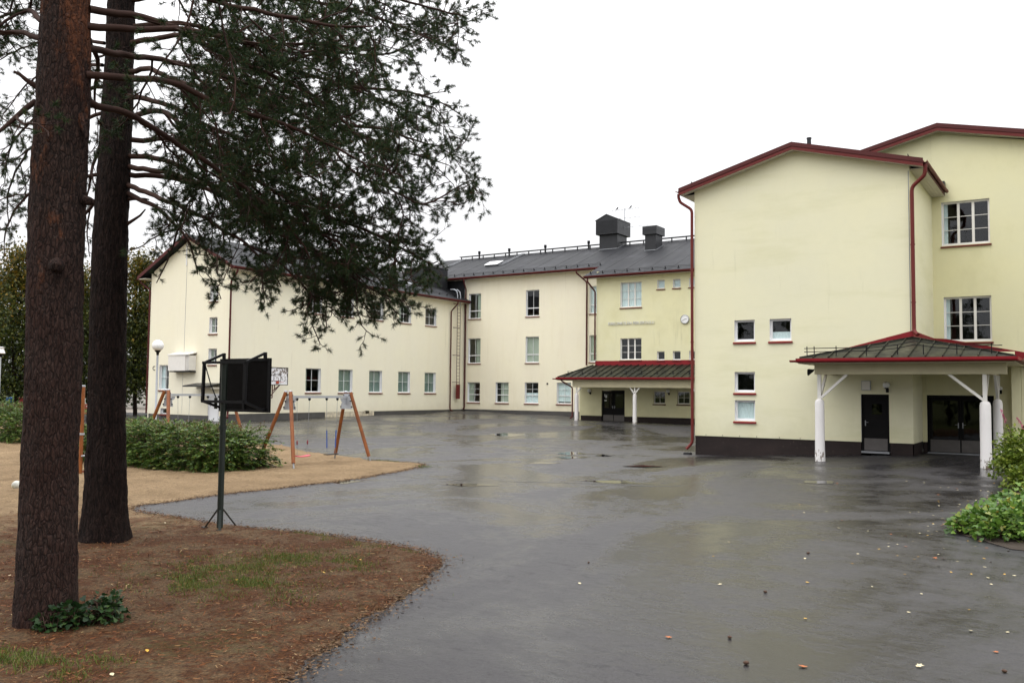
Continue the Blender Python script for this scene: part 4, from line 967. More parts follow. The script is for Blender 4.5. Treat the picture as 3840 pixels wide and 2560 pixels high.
mb = MB(); mb.box(-5.2, 6.1, 43.5, 43.6, 0, 11); mb.build('partition', 'interior', tall)
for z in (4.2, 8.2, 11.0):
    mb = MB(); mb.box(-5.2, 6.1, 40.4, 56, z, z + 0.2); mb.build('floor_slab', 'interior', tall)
# ground-floor vestibule under the canopy
ed = [(-5.20, -2.95, 0.90, 2.68)]
wall(tall, F_e, UR + 0.002, -2.25, 0.90, 4.3, ed, 'stucco_yellow', reveal='door_dark')
plinth(tall, F_e, [(-5.35, -5.22), (-2.93, -2.27)], -0.5, 0.94, 'plinth_dark')
door(tall, F_e, -5.20, -2.95, 0.50, 2.67, 2, 0.10, (0.10, 0.92, 0.24, 0.94), 0.23)
mb = MB(); mb.box(-2.35, -2.05, 36.4, 40.1, -0.5, 3.75); mb.build('wall_pier', 'stucco_yellow', tall)
mb = MB(); mb.box(-2.04, 6.2, 36.42, 36.55, -0.5, 3.72); mb.build('wall', 'stucco_yellow', tall)  # unseen mass beyond the pier, set forward to cut light entering the recess
mb = MB(); mb.slab([(-2.05, 36.2, 3.9), (6.3, 36.2, 3.9), (6.3, 40.1, 4.4), (-1.8, 40.1, 4.4)], 0.1); mb.build('roof', 'roof_seam', tall)

# ------------------------------------------------------------------ entrance canopies
def column(parent, u, v, z0, ztop, zbeam, r, braces, pw=0.11, brise=0.75, brun=0.85, mat='column_white'):
    mb = MB(); n = 22; prof = [(r * 1.06, 0.0), (r * 1.04, 0.2), (r, 0.45), (r * 0.97, ztop - z0 - 0.14), (r * 0.85, ztop - z0 - 0.05), (r * 0.5, ztop - z0)]
    prof = [(a, b) for a, b in prof]
    dense = []
    for (a, b), (c, d) in zip(prof[:-1], prof[1:]):
        for k in range(4): dense.append((a + (c - a) * k / 4, b + (d - b) * k / 4))
    dense.append(prof[-1])
    mb.lathe((0, 0, 0), [(a, b - 0.12 if b == 0 else b) for a, b in dense], n)
    for i, p in enumerate(mb.v):
        f = 1 + 0.03 * noise.noise(Vector((p[0] * 9, p[1] * 9, p[2] * 3 + u)))
        mb.v[i] = (p[0] * f, p[1] * f, p[2])
    mb.v = [(p[0] + u, p[1] + v, p[2] + z0) for p in mb.v]
    c = mb.build('column', mat, parent, smooth=True, origin=(u, v, z0))
    mb = MB(); mb.box(u - pw / 2, u + pw / 2, v - pw / 2, v + pw / 2, ztop - 0.04, zbeam); mb.build('post', 'white_warm', c)
    for dx, dy in braces:
        mb = MB(); mb.bar((u + dx * 0.03, v + dy * 0.03, zbeam - brise), (u + dx * brun, v + dy * brun, zbeam), 0.085, 0.085); mb.build('brace', 'white_warm', c)

def seams(parent, pts_lines, mat='roof_seam'):
    for a, b in pts_lines:
        mb = MB(); mb.bar(a, b, 0.028, 0.06); mb.build('roof_seam', mat, parent)

# right canopy
cr = empty('entrance_canopy', (-5.4, 33.4, 0.35), 'hipped entrance canopy with red gutter wrapped round the corner of the gable block', 'canopy')
A, A2 = (-5.34, 34.66, 4.74), (-5.34, 40.1, 4.74)
LF, RF, LW, RB = (-8.62, 31.6, 3.93), (-1.92, 31.6, 3.93), (-8.62, 34.66, 3.93), (-1.92, 40.1, 3.93)
for poly in ((A, LF, RF), (LF, A, LW), (RF, RB, A2, A)):
    mb = MB(); mb.slab(list(poly), 0.05); mb.build('roof_panel', 'roof_seam', cr)
ln = []
for i in range(1, 13):
    u = -8.62 + 6.70 * i / 13
    t_ = (u + 8.62) / (-5.34 + 8.62) if u < -5.34 else (-1.92 - u) / (-1.92 + 5.34)
    v = 31.6 + (34.66 - 31.6) * t_; z = 3.93 + 0.81 * t_
    ln.append(((u, 31.62, 3.96), (u, v, z + 0.03)))
for i in range(1, 5):
    v = 31.6 + 3.06 * i / 5; t_ = (v - 31.6) / 3.06; ln.append(((-8.60, v, 3.96), (-8.62 + 3.28 * t_, v, 3.93 + 0.81 * t_ + 0.03)))
for i in range(1, 13):
    v = 31.6 + 8.5 * i / 13; t_ = min(1, (v - 31.6) / 3.06); ln.append(((-1.94, v, 3.96), (-1.92 - 3.42 * t_, v, 3.93 + 0.81 * t_ + 0.03)))
seams(cr, ln)
seams(cr, [((-8.57, 31.63, 3.96), (-5.34, 34.64, 4.77)), ((-1.97, 31.63, 3.96), (-5.34, 34.64, 4.77))])
for q in ((-8.65, -1.89, 31.53, 31.59), (-1.90, -1.84, 31.53, 40.1), (-8.68, -8.63, 31.53, 34.66)):
    mb = MB(); mb.box(q[0], q[1], q[2], q[3], 3.78, 3.925); mb.build('fascia', 'red_bright', cr)
gutter(cr, (-8.86, 31.46, 3.86), (-1.85, 31.46, 3.86), 0.075, 'red_bright'); gutter(cr, (-1.77, 40.0, 3.86), (-1.77, 31.4, 3.86), 0.075, 'red_bright')
mb = MB(); mb.box(-8.61, -1.93, 31.6, 34.65, 3.74, 3.775); mb.box(-5.3, -1.93, 34.655, 36.8, 3.74, 3.775); mb.build('soffit', 'beam_cream', cr)
mb = MB(); mb.box(-8.2, -2.2, 32.2, 32.42, 3.38, 3.735); mb.build('beam', 'beam_cream', cr)
mb = MB(); mb.box(-8.2, -7.98, 32.43, 34.66, 3.40, 3.735); mb.build('beam', 'beam_cream', cr)
mb = MB(); mb.box(-2.94, -2.74, 32.43, 36.82, 3.40, 3.735); mb.build('beam', 'beam_cream', cr)
vs_l = [(-8.2, 4.28), (-5.3, 5.02), (-5.3, 4.70), (-8.6, 3.96), (-8.6, 4.15)]
mb = MB(); vv = [(u, 34.672, z) for u, z in vs_l] + [(u, 34.645, z) for u, z in vs_l]; n = len(vs_l); mb.add(vv, [tuple(range(n)), tuple(range(2 * n - 1, n - 1, -1))] + [(i, (i + 1) % n, (i + 1) % n + n, i + n) for i in range(n)]); mb.build('flashing', 'red_bright', cr)
mb = MB(); mb.box(-5.355, -5.33, 34.64, 40.1, 4.74, 5.02); mb.build('flashing', 'red_bright', cr)
vs_r = [(-5.35, 5.03), (-4.9, 5.0), (-1.9, 4.36), (-1.9, 4.05), (-5.35, 4.72)]
mb = MB(); vv = [(u, 40.122, z) for u, z in vs_r] + [(u, 40.095, z) for u, z in vs_r]; mb.add(vv, [tuple(range(n)), tuple(range(2 * n - 1, n - 1, -1))] + [(i, (i + 1) % n, (i + 1) % n + n, i + n) for i in range(n)]); mb.build('flashing', 'red_bright', cr)
mb = MB()
P = [(-8.5, 32.0), (-7.2, 32.0), (-6.2, 32.0), (-5.4, 32.05), (-4.9, 32.25), (-4.3, 32.1), (-3.4, 32.0), (-2.3, 32.0)]
hz = lambda v: 3.93 + 0.265 * (v - 31.6)
for h in (0.14, 0.26): mb.tube([(u, v, hz(v) + h + (0.14 if abs(u + 4.9) < 0.1 else 0.07 if abs(u + 4.85) < 0.7 else 0.0)) for u, v in P], 0.016, 6)
for u in (-8.4, -8.15, -7.4, -6.4, -5.4, -4.6, -3.6, -2.6): mb.bar((u, 32.0, hz(32.0) + 0.0), (u, 31.98, hz(32.0) + 0.33), 0.015, 0.03)
mb.build('snow_guard', 'black_metal', cr)
zf = gz(-8.06, 32.3)
column(cr, -8.06, 32.31, gz(-8.06, 32.3), 2.50, 3.38, 0.165, ((1, 0), (0, 1)), 0.12, 0.85, 0.95)
column(cr, -2.84, 32.31, gz(-2.84, 32.3), 2.50, 3.38, 0.170, ((-1, 0), (0, 1)), 0.12, 0.85, 1.05)
column(cr, -2.76, 35.9, gz(-2.76, 35.9), 2.55, 3.40, 0.16, ((0, -1), (0, 0.85)), 0.10, 0.8, 0.9)
hl = empty('floodlight', (-8.3, 32.2, 3.5), 'small black floodlight on the left beam end of the hipped canopy', 'floodlight')
mb = MB(); mb.lathe((0, 0, 0), [(0.04, 0.0), (0.06, -0.05), (0.11, -0.16), (0.12, -0.2)], 14, 'x'); mb.v = [(p[0] - 8.24, p[1] + 32.25, p[2] + 3.52 + (p[0]) * 0.35) for p in mb.v]; mb.build('lamp_body', 'black_metal', hl, smooth=True)
mb = MB(); mb.bar((-8.26, 32.25, 3.52), (-8.19, 32.25, 3.58), 0.03, 0.03); mb.build('bracket', 'black_metal', hl)

# left canopy (in front of the entrance bay)
cl = empty('entrance_canopy', (-27, 56.5, 0.5), 'long lean-to entrance canopy with dark seamed roof on the main building', 'canopy')
T0, T1, E0, E1 = (-30.78, 57.975, 4.62), (-6.0, 57.975, 4.62), (-32.15, 54.95, 3.68), (-6.0, 54.95, 3.68)
LB = (-32.15, 57.975, 3.68)
for poly in ((E0, E1, T1, T0), (LB, E0, T0)):
    mb = MB(); mb.slab(list(poly), 0.05); mb.build('roof_panel', 'roof_seam', cl)
ln = []
for i in range(1, 30):
    u = -32.15 + i * 0.56
    t_ = min(1.0, (u + 32.15) / 1.37); ln.append(((u, 54.97, 3.71), (u, 54.95 + 3.02 * t_, 3.68 + 0.94 * t_ + 0.03)))
for i in range(1, 5):
    v = 54.95 + 3.0 * i / 5; t_ = (v - 54.95) / 3.025; ln.append(((-32.13, v, 3.71), (-32.15 + 1.37 * t_, v, 3.68 + 0.94 * t_ + 0.03)))
seams(cl, ln); seams(cl, [((-32.12, 54.97, 3.71), (-30.78, 57.95, 4.65))])
mb = MB(); mb.box(-32.18, -6, 54.88, 54.94, 3.50, 3.675); mb.build('fascia', 'red_bright', cl)
mb = MB(); mb.box(-32.22, -32.165, 54.88, 57.97, 3.50, 3.675); mb.build('fascia', 'red_bright', cl)
gutter(cl, (-32.4, 54.80, 3.60), (-6, 54.80, 3.60), 0.075, 'red_bright')
mb = MB(); mb.box(-32.14, -6, 54.95, 57.97, 3.46, 3.495); mb.build('soffit', 'beam_cream', cl)
mb = MB(); mb.box(-31.0, -6, 55.2, 55.42, 2.98, 3.455); mb.build('beam', 'beam_cream', cl)
mb = MB(); mb.box(-31.0, -30.78, 55.43, 57.97, 2.98, 3.455); mb.build('beam', 'beam_cream', cl)
for u, br in ((-30.72, ((1, 0),)), (-26.15, ((-1, 0), (1, 0), (0, 1))), (-21.6, ((-1, 0), (1, 0)))):
    column(cl, u, 55.31, gz(u, 55.31), 2.56, 2.98, 0.145, br, 0.085, 0.40, 0.36)
downpipe(cl, [(-31.75, 54.82, 3.52), (-31.7, 54.9, 3.4), (-31.0, 55.2, 2.95), (-31.0, 55.2, 0.85), (-31.1, 55.05, 0.75)], 0.05, 'red_dark')
snow_guard(cl, (-31.7, 55.7, 3.90), (-6, 55.7, 3.90), (0, 0, 1), 1.15, 'black_metal', (0.10, 0.22), 0.011)

def wall_lamp(u, v, z, label, r=0.12, k=1.0):
    e = empty('wall_lamp', (u, v, z), label, 'lamp', 'globe wall lamps under the canopies')
    mb = MB(); mb.tube([(u, v + 0.0, z - 0.2 * k), (u, v - 0.16 * k, z - 0.2 * k), (u, v - 0.18 * k, z - 0.12 * k)], 0.022 * k, 8); mb.lathe((u, v - 0.18 * k, z - 0.13 * k), [(0.05 * k, -0.02), (0.07 * k, 0.03)], 12); mb.box(u - 0.05 * k, u + 0.05 * k, v - 0.02, v - 0.002, z - 0.28 * k, z - 0.12 * k); mb.build('bracket', 'black_metal', e)
    mb = MB(); mb.sphere((u, v - 0.18 * k, z), r, 18, 12, (1, 1, 0.92)); mb.build('globe', 'globe_white', e, smooth=True)
wall_lamp(-31.02, VB, 2.74, 'globe wall lamp left of the double door under the far canopy', 0.15)
wall_lamp(-27.45, VB, 2.68, 'globe wall lamp behind the middle column of the far canopy', 0.13)
wall_lamp(-24.77, VB, 2.77, 'globe wall lamp between the two small windows under the far canopy', 0.15)
wall_lamp(-6.22, VR, 3.04, 'globe wall lamp above the single dark door under the near canopy', 0.13)
wall_lamp(-2.72, 36.83, 2.95, 'dark-shaded wall lamp right of the double doors under the near canopy', 0.08, 0.7)
nb = empty('notice_case', (-6.95, VR, 3.0), 'pale grey sign box above the single dark door', 'sign box')
mb = MB(); mb.box(-7.11, -6.79, VR - 0.09, VR - 0.004, 2.84, 3.19); mb.build('case', 'galvanised', nb)
mb = MB(); mb.box(-7.09, -6.81, VR - 0.097, VR - 0.092, 2.86, 3.17); mb.build('front', 'white_warm', nb)
mb = MB(); mb.box(-14.05, -13.76, 34.35, 34.6, 0.10, 0.21); mb.box(-14.02, -13.79, 34.38, 34.57, 0.21, 0.225)
tag(mb.build('drain_block', 'rubber'), 'black rubber block on the ground under the gable downpipe', 'block')

# ------------------------------------------------------------------ playground and street furniture
# near basketball stand, seen from behind
hp = empty('basketball_stand', (-13.92, 11.13, 0.0), 'dark green basketball post with black square backboard seen from behind, near the pines', 'basketball hoop')
zb = gz(-13.92, 11.13)
mb = MB(); mb.tube([(-13.92, 11.13, zb - 0.1), (-13.91, 11.13, 3.2)], 0.058, 14); mb.tube([(-13.915, 11.13, 1.9), (-13.915, 11.13, 1.97)], 0.075, 14); mb.build('post', 'hoop_green', hp, smooth=True)
for dx, dy in ((-0.32, -0.1), (0.22, -0.18), (0.05, 0.36)):
    mb = MB(); mb.bar((-13.92, 11.13, zb + 0.45), (-13.92 + dx, 11.13 + dy, zb + 0.01), 0.05, 0.012); mb.bar((-13.92 + dx - 0.05, 11.13 + dy, zb + 0.03), (-13.92 + dx + 0.05, 11.13 + dy, zb + 0.03), 0.08, 0.012); mb.build('brace', 'hoop_green', hp)
mb = MB(); y = 11.13 - 0.075
for a, b in (((-14.44, y, 2.43), (-14.42, y, 3.18)), ((-13.22, y, 2.43), (-13.20, y, 3.18)), ((-14.46, y, 3.18), (-13.18, y, 3.18)), ((-14.46, y, 2.43), (-13.18, y, 2.43))): mb.bar(a, b, 0.05, 0.05)
mb.build('frame', 'black_metal', hp)
for u, z, u2, z2, ztop in ((-14.42, 3.18, -14.36, 3.36, 3.25), (-13.20, 3.18, -13.16, 3.36, 3.25), (-14.42, 2.43, -14.36, 2.29, 2.3), (-13.22, 2.43, -13.16, 2.27, 2.3)):
    mb = MB(); mb.bar((u, y, z), (u2, 11.46, z2), 0.045, 0.045); mb.bar((u2, 11.47, min(z2, ztop) - (0.0 if z2 > 3 else 0.03)), (u2, 11.47, max(z2, ztop) + 0.02), 0.05, 0.05); mb.build('arm', 'black_metal', hp)
mb = MB(); mb.tube([(-14.40, y, 3.15), (-14.22, y + 0.01, 2.75), (-14.0, y, 2.44)], 0.012, 5); mb.build('tie_rod', 'black_metal', hp)
mb = MB(); mb.box(-14.50, -13.06, 11.51, 11.545, 2.23, 3.27); bd = mb.build('backboard', 'board_back', hp)
for q in ((-14.50, -13.06, 2.23, 2.28), (-14.50, -13.06, 3.22, 3.27), (-14.50, -14.45, 2.28, 3.22), (-13.11, -13.06, 2.28, 3.22), (-13.81, -13.75, 2.28, 3.22)):
    mb = MB(); mb.box(q[0], q[1], 11.488, 11.508, q[2], q[3]); mb.build('batten', 'black_metal', bd)
mb = MB(); n = 20
mb.tube([(-13.78 + 0.225 * math.cos(2 * math.pi * i / n), 11.78 + 0.225 * math.sin(2 * math.pi * i / n), 2.42) for i in range(n + 1)], 0.01, 6); mb.box(-13.86, -13.70, 11.547, 11.565, 2.32, 2.46); mb.build('rim', 'rim_orange', hp)

# far hoop on the wing wall
h2 = empty('wall_hoop', (-44.5, 38.7, 2.9), 'white peeling basketball backboard with red bracket on the ivory wing wall', 'basketball hoop')
mb = MB(); mb.v = []; mb.box(-43.34, -43.30, 37.88, 39.62, 2.91, 4.0); bo = mb.build('backboard', 'board_peel', h2, origin=(-43.3, 38.75, 3.45))
mb = MB()
for q in ((37.86, 39.64, 2.89, 2.93), (37.86, 39.64, 3.98, 4.02), (37.86, 37.90, 2.93, 3.98), (39.60, 39.64, 2.93, 3.98)): mb.box(-43.298, -43.28, *q)
for q in ((38.46, 39.06, 3.14, 3.17), (38.46, 39.06, 3.55, 3.58), (38.46, 38.49, 3.17, 3.55), (39.03, 39.06, 3.17, 3.55)): mb.box(-43.298, -43.288, *q)
mb.build('border_line', 'black_metal', bo)
mb = MB(); mb.box(-43.298, -43.25, 38.66, 38.86, 2.98, 3.14); mb.tube([(-43.02 + 0.225 * math.cos(2 * math.pi * i / n), 38.76 + 0.225 * math.sin(2 * math.pi * i / n), 3.08) for i in range(n + 1)], 0.012, 6); mb.build('rim', 'rim_orange', h2)
mb = MB()
for v in (38.3, 39.2):
    for a, b in (((-44.56, v, 3.85), (-43.36, v, 3.85)), ((-44.56, v, 2.05), (-43.36, v, 3.05)), ((-43.37, v, 2.95), (-43.37, v, 3.95))): mb.bar(a, b, 0.04, 0.04)
for a, b in (((-43.38, 38.0, 2.08), (-43.38, 38.44, 2.08)), ((-43.38, 38.44, 2.08), (-43.38, 38.44, 2.92)), ((-43.38, 38.44, 2.5), (-43.38, 39.05, 2.9)), ((-43.38, 38.62, 2.6), (-43.38, 38.62, 2.9)), ((-44.56, 38.44, 2.08), (-43.38, 38.44, 2.08))): mb.bar(a, b, 0.05, 0.05)
mb.build('bracket', 'brown_metal', h2)

# swing sets
def swing_set(u0, va, vb, label, seats):
    z0 = gz(u0, (va + vb) / 2); e = empty('swing_set', (u0, (va + vb) / 2, z0), label, 'swing set', 'wooden swing sets')
    zt = 2.58; n = 10
    for v, vo in ((va, -0.5), (vb, 0.28)):
        for s in (-1, 1):
            b = Vector((u0 + s * 0.88, v + vo, gz(u0 + s * 0.88, v + vo))); t_ = Vector((u0 + s * 0.11, v, zt)); d = (t_ - b).normalized()
            mb = MB(); c = b + d * 0.2; a = d.cross(Vector((0, 1, 0))).normalized(); q = d.cross(a); r = 0.062; vs = []
            prof = [(1, 0.35), (0.35, 1), (0.10, 1.0), (0.0, 0.86), (-0.10, 1.0), (-0.35, 1), (-1, 0.35), (-1, 0.1), (-0.86, 0), (-1, -0.1), (-1, -0.35), (-0.35, -1), (0.35, -1), (1, -0.35), (1, -0.1), (0.86, 0), (1, 0.1)]
            for p in (c, t_):
                for x, y_ in prof: vs.append(p + a * x * r + q * y_ * r)
            m = len(prof); mb.add(vs, [tuple(range(m)), tuple(range(2 * m - 1, m - 1, -1))] + [(i, (i + 1) % m, (i + 1) % m + m, i + m) for i in range(m)])
            ob = mb.build('leg', 'wood_orange', e, origin=tuple(b))
            mb = MB(); mb.tube([b - d * 0.15, b + d * 0.28], 0.028, 8); mb.build('foot', 'steel', ob)
            mb = MB(); mb.tube([t_ - d * 0.01, t_ + d * 0.035], [0.066, 0.055], 12); mb.build('cap', 'galvanised', ob)
        mb = MB(); sg = -1 if v == va else 1
        y0 = v + 0.07 * -sg
        vs = [(u0 - 0.13, y0, 2.52), (u0 + 0.13, y0, 2.52), (u0 + 0.30, y0, 1.98), (u0 - 0.30, y0, 1.98)]; vs += [(x, y_ - sg * 0.012, z) for x, y_, z in vs]
        mb.add(vs, [(0, 1, 2, 3), (7, 6, 5, 4), (0, 4, 5, 1), (1, 5, 6, 2), (2, 6, 7, 3), (3, 7, 4, 0)])
        vs = [(u0 - 0.006, y0, 2.36), (u0 - 0.006, y0 - sg * 0.32, 2.36), (u0 - 0.006, y0 - sg * 0.26, 2.24), (u0 - 0.006, y0, 2.12)]; vs += [(x + 0.012, y_, z) for x, y_, z in vs]
        mb.add(vs, [(0, 1, 2, 3), (7, 6, 5, 4), (0, 4, 5, 1), (1, 5, 6, 2), (2, 6, 7, 3), (3, 7, 4, 0)])
        pl = mb.build('gusset_plate', 'galvanised', e)
        for k in range(3):
            mb = MB(); 
            for s in (-1, 1): mb.tube([(u0 + s * (0.13 + k * 0.065), y0 + 0.02, 2.46 - 0.2 * k), (u0 + s * (0.13 + k * 0.065), y0 - 0.03, 2.46 - 0.2 * k)], 0.022, 8)
            mb.build('bolt', 'black_metal', pl)
    mb = MB(); mb.box(u0 - 0.035, u0 + 0.035, va, vb, 2.37, 2.45); mb.build('beam', 'galvanised', e)
    L = vb - va
    for f, kind in seats:
        v = va + L * f; hw = 0.27 if kind == 'pink' else 0.25
        mb = MB(); zs = 0.40 + z0 - 0.1
        for s in (-1, 1):
            top = Vector((u0, v + s * hw * 1.05, 2.30)); bot = Vector((u0, v + s * (hw - 0.05), zs + 0.04)); seg = 44
            for i in range(seg):                    # chain: links alternate
                a = top.lerp(bot, i / seg); b = top.lerp(bot, (i + 0.9) / seg); dd = Vector((0.009, 0, 0)) if i % 2 else Vector((0, 0.009, 0))
                mb.bar(a + dd, b + dd, 0.005, 0.005); mb.bar(a - dd, b - dd, 0.005, 0.005)
        ch = mb.build('chain', 'steel', e)
        for s in (-1, 1):
            mb = MB(); y_ = v + s * hw * 1.05; mb.tube([(u0, y_ + 0.05 * math.cos(q), 2.34 + 0.05 * math.sin(q)) for q in np.linspace(0, 2 * math.pi, 10)], 0.013, 6); mb.bar((u0, y_, 2.37), (u0, y_, 2.30), 0.03, 0.05); mb.build('hanger', 'black_metal', e)
            top = Vector((u0, v + s * hw * 1.05, 2.30)); bot = Vector((u0, v + s * (hw - 0.05), zs + 0.04))
            mb = MB()
            if kind == 'pink': mb.tube([top.lerp(bot, q) for q in (0.73, 0.75, 0.79, 0.81)], [0.012, 0.024, 0.024, 0.012], 10); mb.build('grip', 'grip_red', ch)
            elif kind == 'blue': mb.tube([top.lerp(bot, 0.57), top.lerp(bot, 0.9)], 0.02, 10); mb.build('grip', 'swing_blue', ch)
        mb = MB(); n_ = 10; vs = []
        for i in range(n_ + 1):
            q = -1 + 2 * i / n_; sag = (0.025 if kind == 'pink' else 0.0) * (q * q)
            for dx, dz in ((-0.09, 0.008), (0.0, 0.018), (0.09, 0.008), (0.09, -0.02), (-0.09, -0.02)): vs.append((u0 + dx, v + q * hw * 1.1, zs + sag + dz))
        fs = [(5 * i + j, 5 * i + (j + 1) % 5, 5 * i + 5 + (j + 1) % 5, 5 * i + 5 + j) for i in range(n_) for j in range(5)] + [(0, 1, 2, 3, 4), tuple(5 * n_ + j for j in range(4, -1, -1))]
        mb.add(vs, fs); mb.build('seat', 'swing_pink' if kind == 'pink' else 'rubber', e, smooth=True)
swing_set(-22.3, 20.45, 23.28, 'orange wooden swing set with a pink seat standing at the asphalt edge', ((0.24, 'pink'), (0.72, 'blue')))
swing_set(-28.6, 20.3, 23.1, 'orange wooden swing set half hidden behind the leafy hedge', ((0.27, 'blue'), (0.75, 'blue')))

# climbing posts
pf = empty('climbing_frame', (-25.3, 15.1, 0.05), 'tall orange wooden post with silver cap and low step plate between the pines', 'climbing frame')
for u, v in ((-25.31, 15.1), (-24.75, 16.05)):
    z0 = gz(u, v); mb = MB(); r = 0.055
    prof = [(1, 0.3), (0.3, 1), (0.1, 1), (0, 0.85), (-0.1, 1), (-0.3, 1), (-1, 0.3), (-1, -0.3), (-0.3, -1), (0.3, -1), (1, -0.3)]
    vs = [(u + x * r, v + y_ * r, z) for z in (z0 - 0.1, 2.68) for x, y_ in prof]; m = len(prof)
    mb.add(vs, [tuple(range(m)), tuple(range(2 * m - 1, m - 1, -1))] + [(i, (i + 1) % m, (i + 1) % m + m, i + m) for i in range(m)])
    p = mb.build('post', 'wood_orange', pf, origin=(u, v, z0)); mb = MB(); mb.tube([(u, v, 2.68), (u, v, 2.72), (u, v, 2.73)], [0.062, 0.062, 0.04], 12); mb.build('cap', 'galvanised', p)
    mb = MB(); mb.box(u - 0.06, u + 0.06, v - 0.06, v + 0.06, 1.24, 1.30); mb.build('clip', 'galvanised', p)
mb = MB(); mb.bar((-25.31, 15.1, 0.62), (-24.75, 16.05, 0.62), 0.22, 0.03); mb.build('step_plate', 'galvanised', pf)
mb = MB(); mb.bar((-25.31, 15.1, 0.15), (-24.75, 16.05, 0.15), 0.05, 0.05); mb.build('foot_bar', 'wood_red', pf)

# bench with red boards by the drive
be = empty('park_bench', (-52.6, 31.3, 0.55), 'bench with red-brown boards seen between the pine trunks', 'bench')
bx, by = Vector((0.84, 0.54, 0)), Vector((-0.54, 0.84, 0)); b0 = Vector((-53.6, 30.6, gz(-53, 31)))
for k, (zz, dd) in enumerate(((0.95, 0.35), (0.78, 0.33), (0.45, 0.05), (0.43, -0.12))):
    mb = MB(); p = b0 + by * dd + Vector((0, 0, zz)); mb.bar(p, p + bx * 2.0, 0.13 if k > 1 else 0.03, 0.04 if k > 1 else 0.13); mb.build('board', 'wood_red', be)
for s in (0.2, 1.8):
    mb = MB(); p = b0 + bx * s; mb.bar(p + by * 0.3, p + by * 0.37 + Vector((0, 0, 1.0)), 0.06, 0.06); mb.bar(p - by * 0.15, p - by * 0.15 + Vector((0, 0, 0.42)), 0.06, 0.06); mb.bar(p - by * 0.15 + Vector((0, 0, 0.39)), p + by * 0.35 + Vector((0, 0, 0.39)), 0.06, 0.05); mb.build('leg', 'wood_red', be)

def globe_lamp(u, v, zc, r, label, shade=False):
    z0 = gz(u, v); e = empty('lamp_post', (u, v, z0), label, 'lamp post', 'globe lamp posts')
    mb = MB(); mb.tube([(u, v, z0 - 0.1), (u, v, z0 + 0.9), (u, v, z0 + 0.92), (u, v, zc - r - 0.12)], [0.06, 0.06, 0.045, 0.04], 12); mb.build('pole', 'galvanised', e, smooth=True)
    mb = MB(); mb.lathe((u, v, zc - r), [(0.045, -0.16), (0.06, -0.05), (0.11, 0.0), (0.12, 0.04)], 16); mb.build('collar', 'black_metal', e, smooth=True)
    if shade:
        mb = MB(); mb.lathe((u, v, zc), [(r * 0.75, -r * 0.95), (r * 0.98, -r * 0.8), (r * 0.78, -r * 0.2), (r * 0.62, r * 0.2), (r * 0.85, r * 0.45), (r * 0.9, r * 0.55), (r * 0.1, r * 0.7)], 18); mb.build('globe', 'globe_white', e, smooth=True)
    else:
        mb = MB(); mb.sphere((u, v, zc), r, 24, 16); mb.build('globe', 'globe_white', e, smooth=True)
globe_lamp(-31.2, 21.68, 4.35, 0.225, 'globe street lamp rising from the hedge in front of the ivory gable')
globe_lamp(-46.6, 23.3, 4.52, 0.22, 'white-headed lamp post at the far left edge behind a hedge', True)

ball = MB(); ball.sphere((-22.94, 12.0, gz(-22.94, 12.0) + 0.125), 0.115, 20, 14)
t = NT('ball_skin'); ob = t.tc(); t.set(col=t.mix(t.rng(t.noise(5, 3), 0.52, 0.6), (0.52, 0.52, 0.46), t.mix(t.rng(t.xyz()[2], -0.12, 0.02), (0.45, 0.38, 0.05), (0.40, 0.40, 0.36))), rough=0.6)
bo = ball.build('ball', 'ball_skin', None, smooth=True, origin=(-22.94, 12.0, gz(-22.94, 12.0) + 0.125))
tag(bo, 'dirty white and yellow ball lying on the sand beside the big pine', 'ball')

# things far back on the left
for x, y_, m, w, lab in ((-76.6, 39.4, 'bin_blue', 0.62, 'blue waste container far behind the left hedge'), (-75.9, 39.9, 'bin_red', 0.52, 'dark red waste container beside the blue one far left')):
    z0 = gz(x, y_); e = empty('waste_container', (x, y_, z0), lab, 'waste bin', 'containers far behind the left hedge')
    mb = MB(); c = [(-w * 0.42, -0.35), (w * 0.42, -0.35), (w * 0.42, 0.35), (-w * 0.42, 0.35)]
    vs = [(x + a * 0.9, y_ + b * 0.9, z0 + 0.08) for a, b in c] + [(x + a * 1.12, y_ + b * 1.1, z0 + 1.0) for a, b in c]
    mb.add(vs, [(0, 3, 2, 1), (4, 5, 6, 7), (0, 1, 5, 4), (1, 2, 6, 5), (2, 3, 7, 6), (3, 0, 4, 7)]); mb.build('bin_body', m, e)
    mb = MB(); mb.slab([(x - w * 0.52, y_ - 0.42, z0 + 1.06), (x + w * 0.52, y_ - 0.42, z0 + 1.06), (x + w * 0.52, y_ + 0.42, z0 + 1.14), (x - w * 0.52, y_ + 0.42, z0 + 1.14)], 0.05); mb.build('lid', m, e)
    for s in (-1, 1):
        mb = MB(); mb.lathe((x + s * w * 0.40, y_ + 0.3, z0 + 0.09), [(0.09, -0.03), (0.09, 0.03)], 12, 'x'); mb.build('wheel', 'rubber', e)

# ------------------------------------------------------------------ vegetation helpers
def unit(a): return a / np.maximum(np.linalg.norm(a, axis=-1, keepdims=True), 1e-9)
def basis(d, rs):
    d = unit(d); r = rs.normal(size=d.shape); x = unit(r - d * (r * d).sum(-1, keepdims=True)); return d, x, np.cross(d, x)

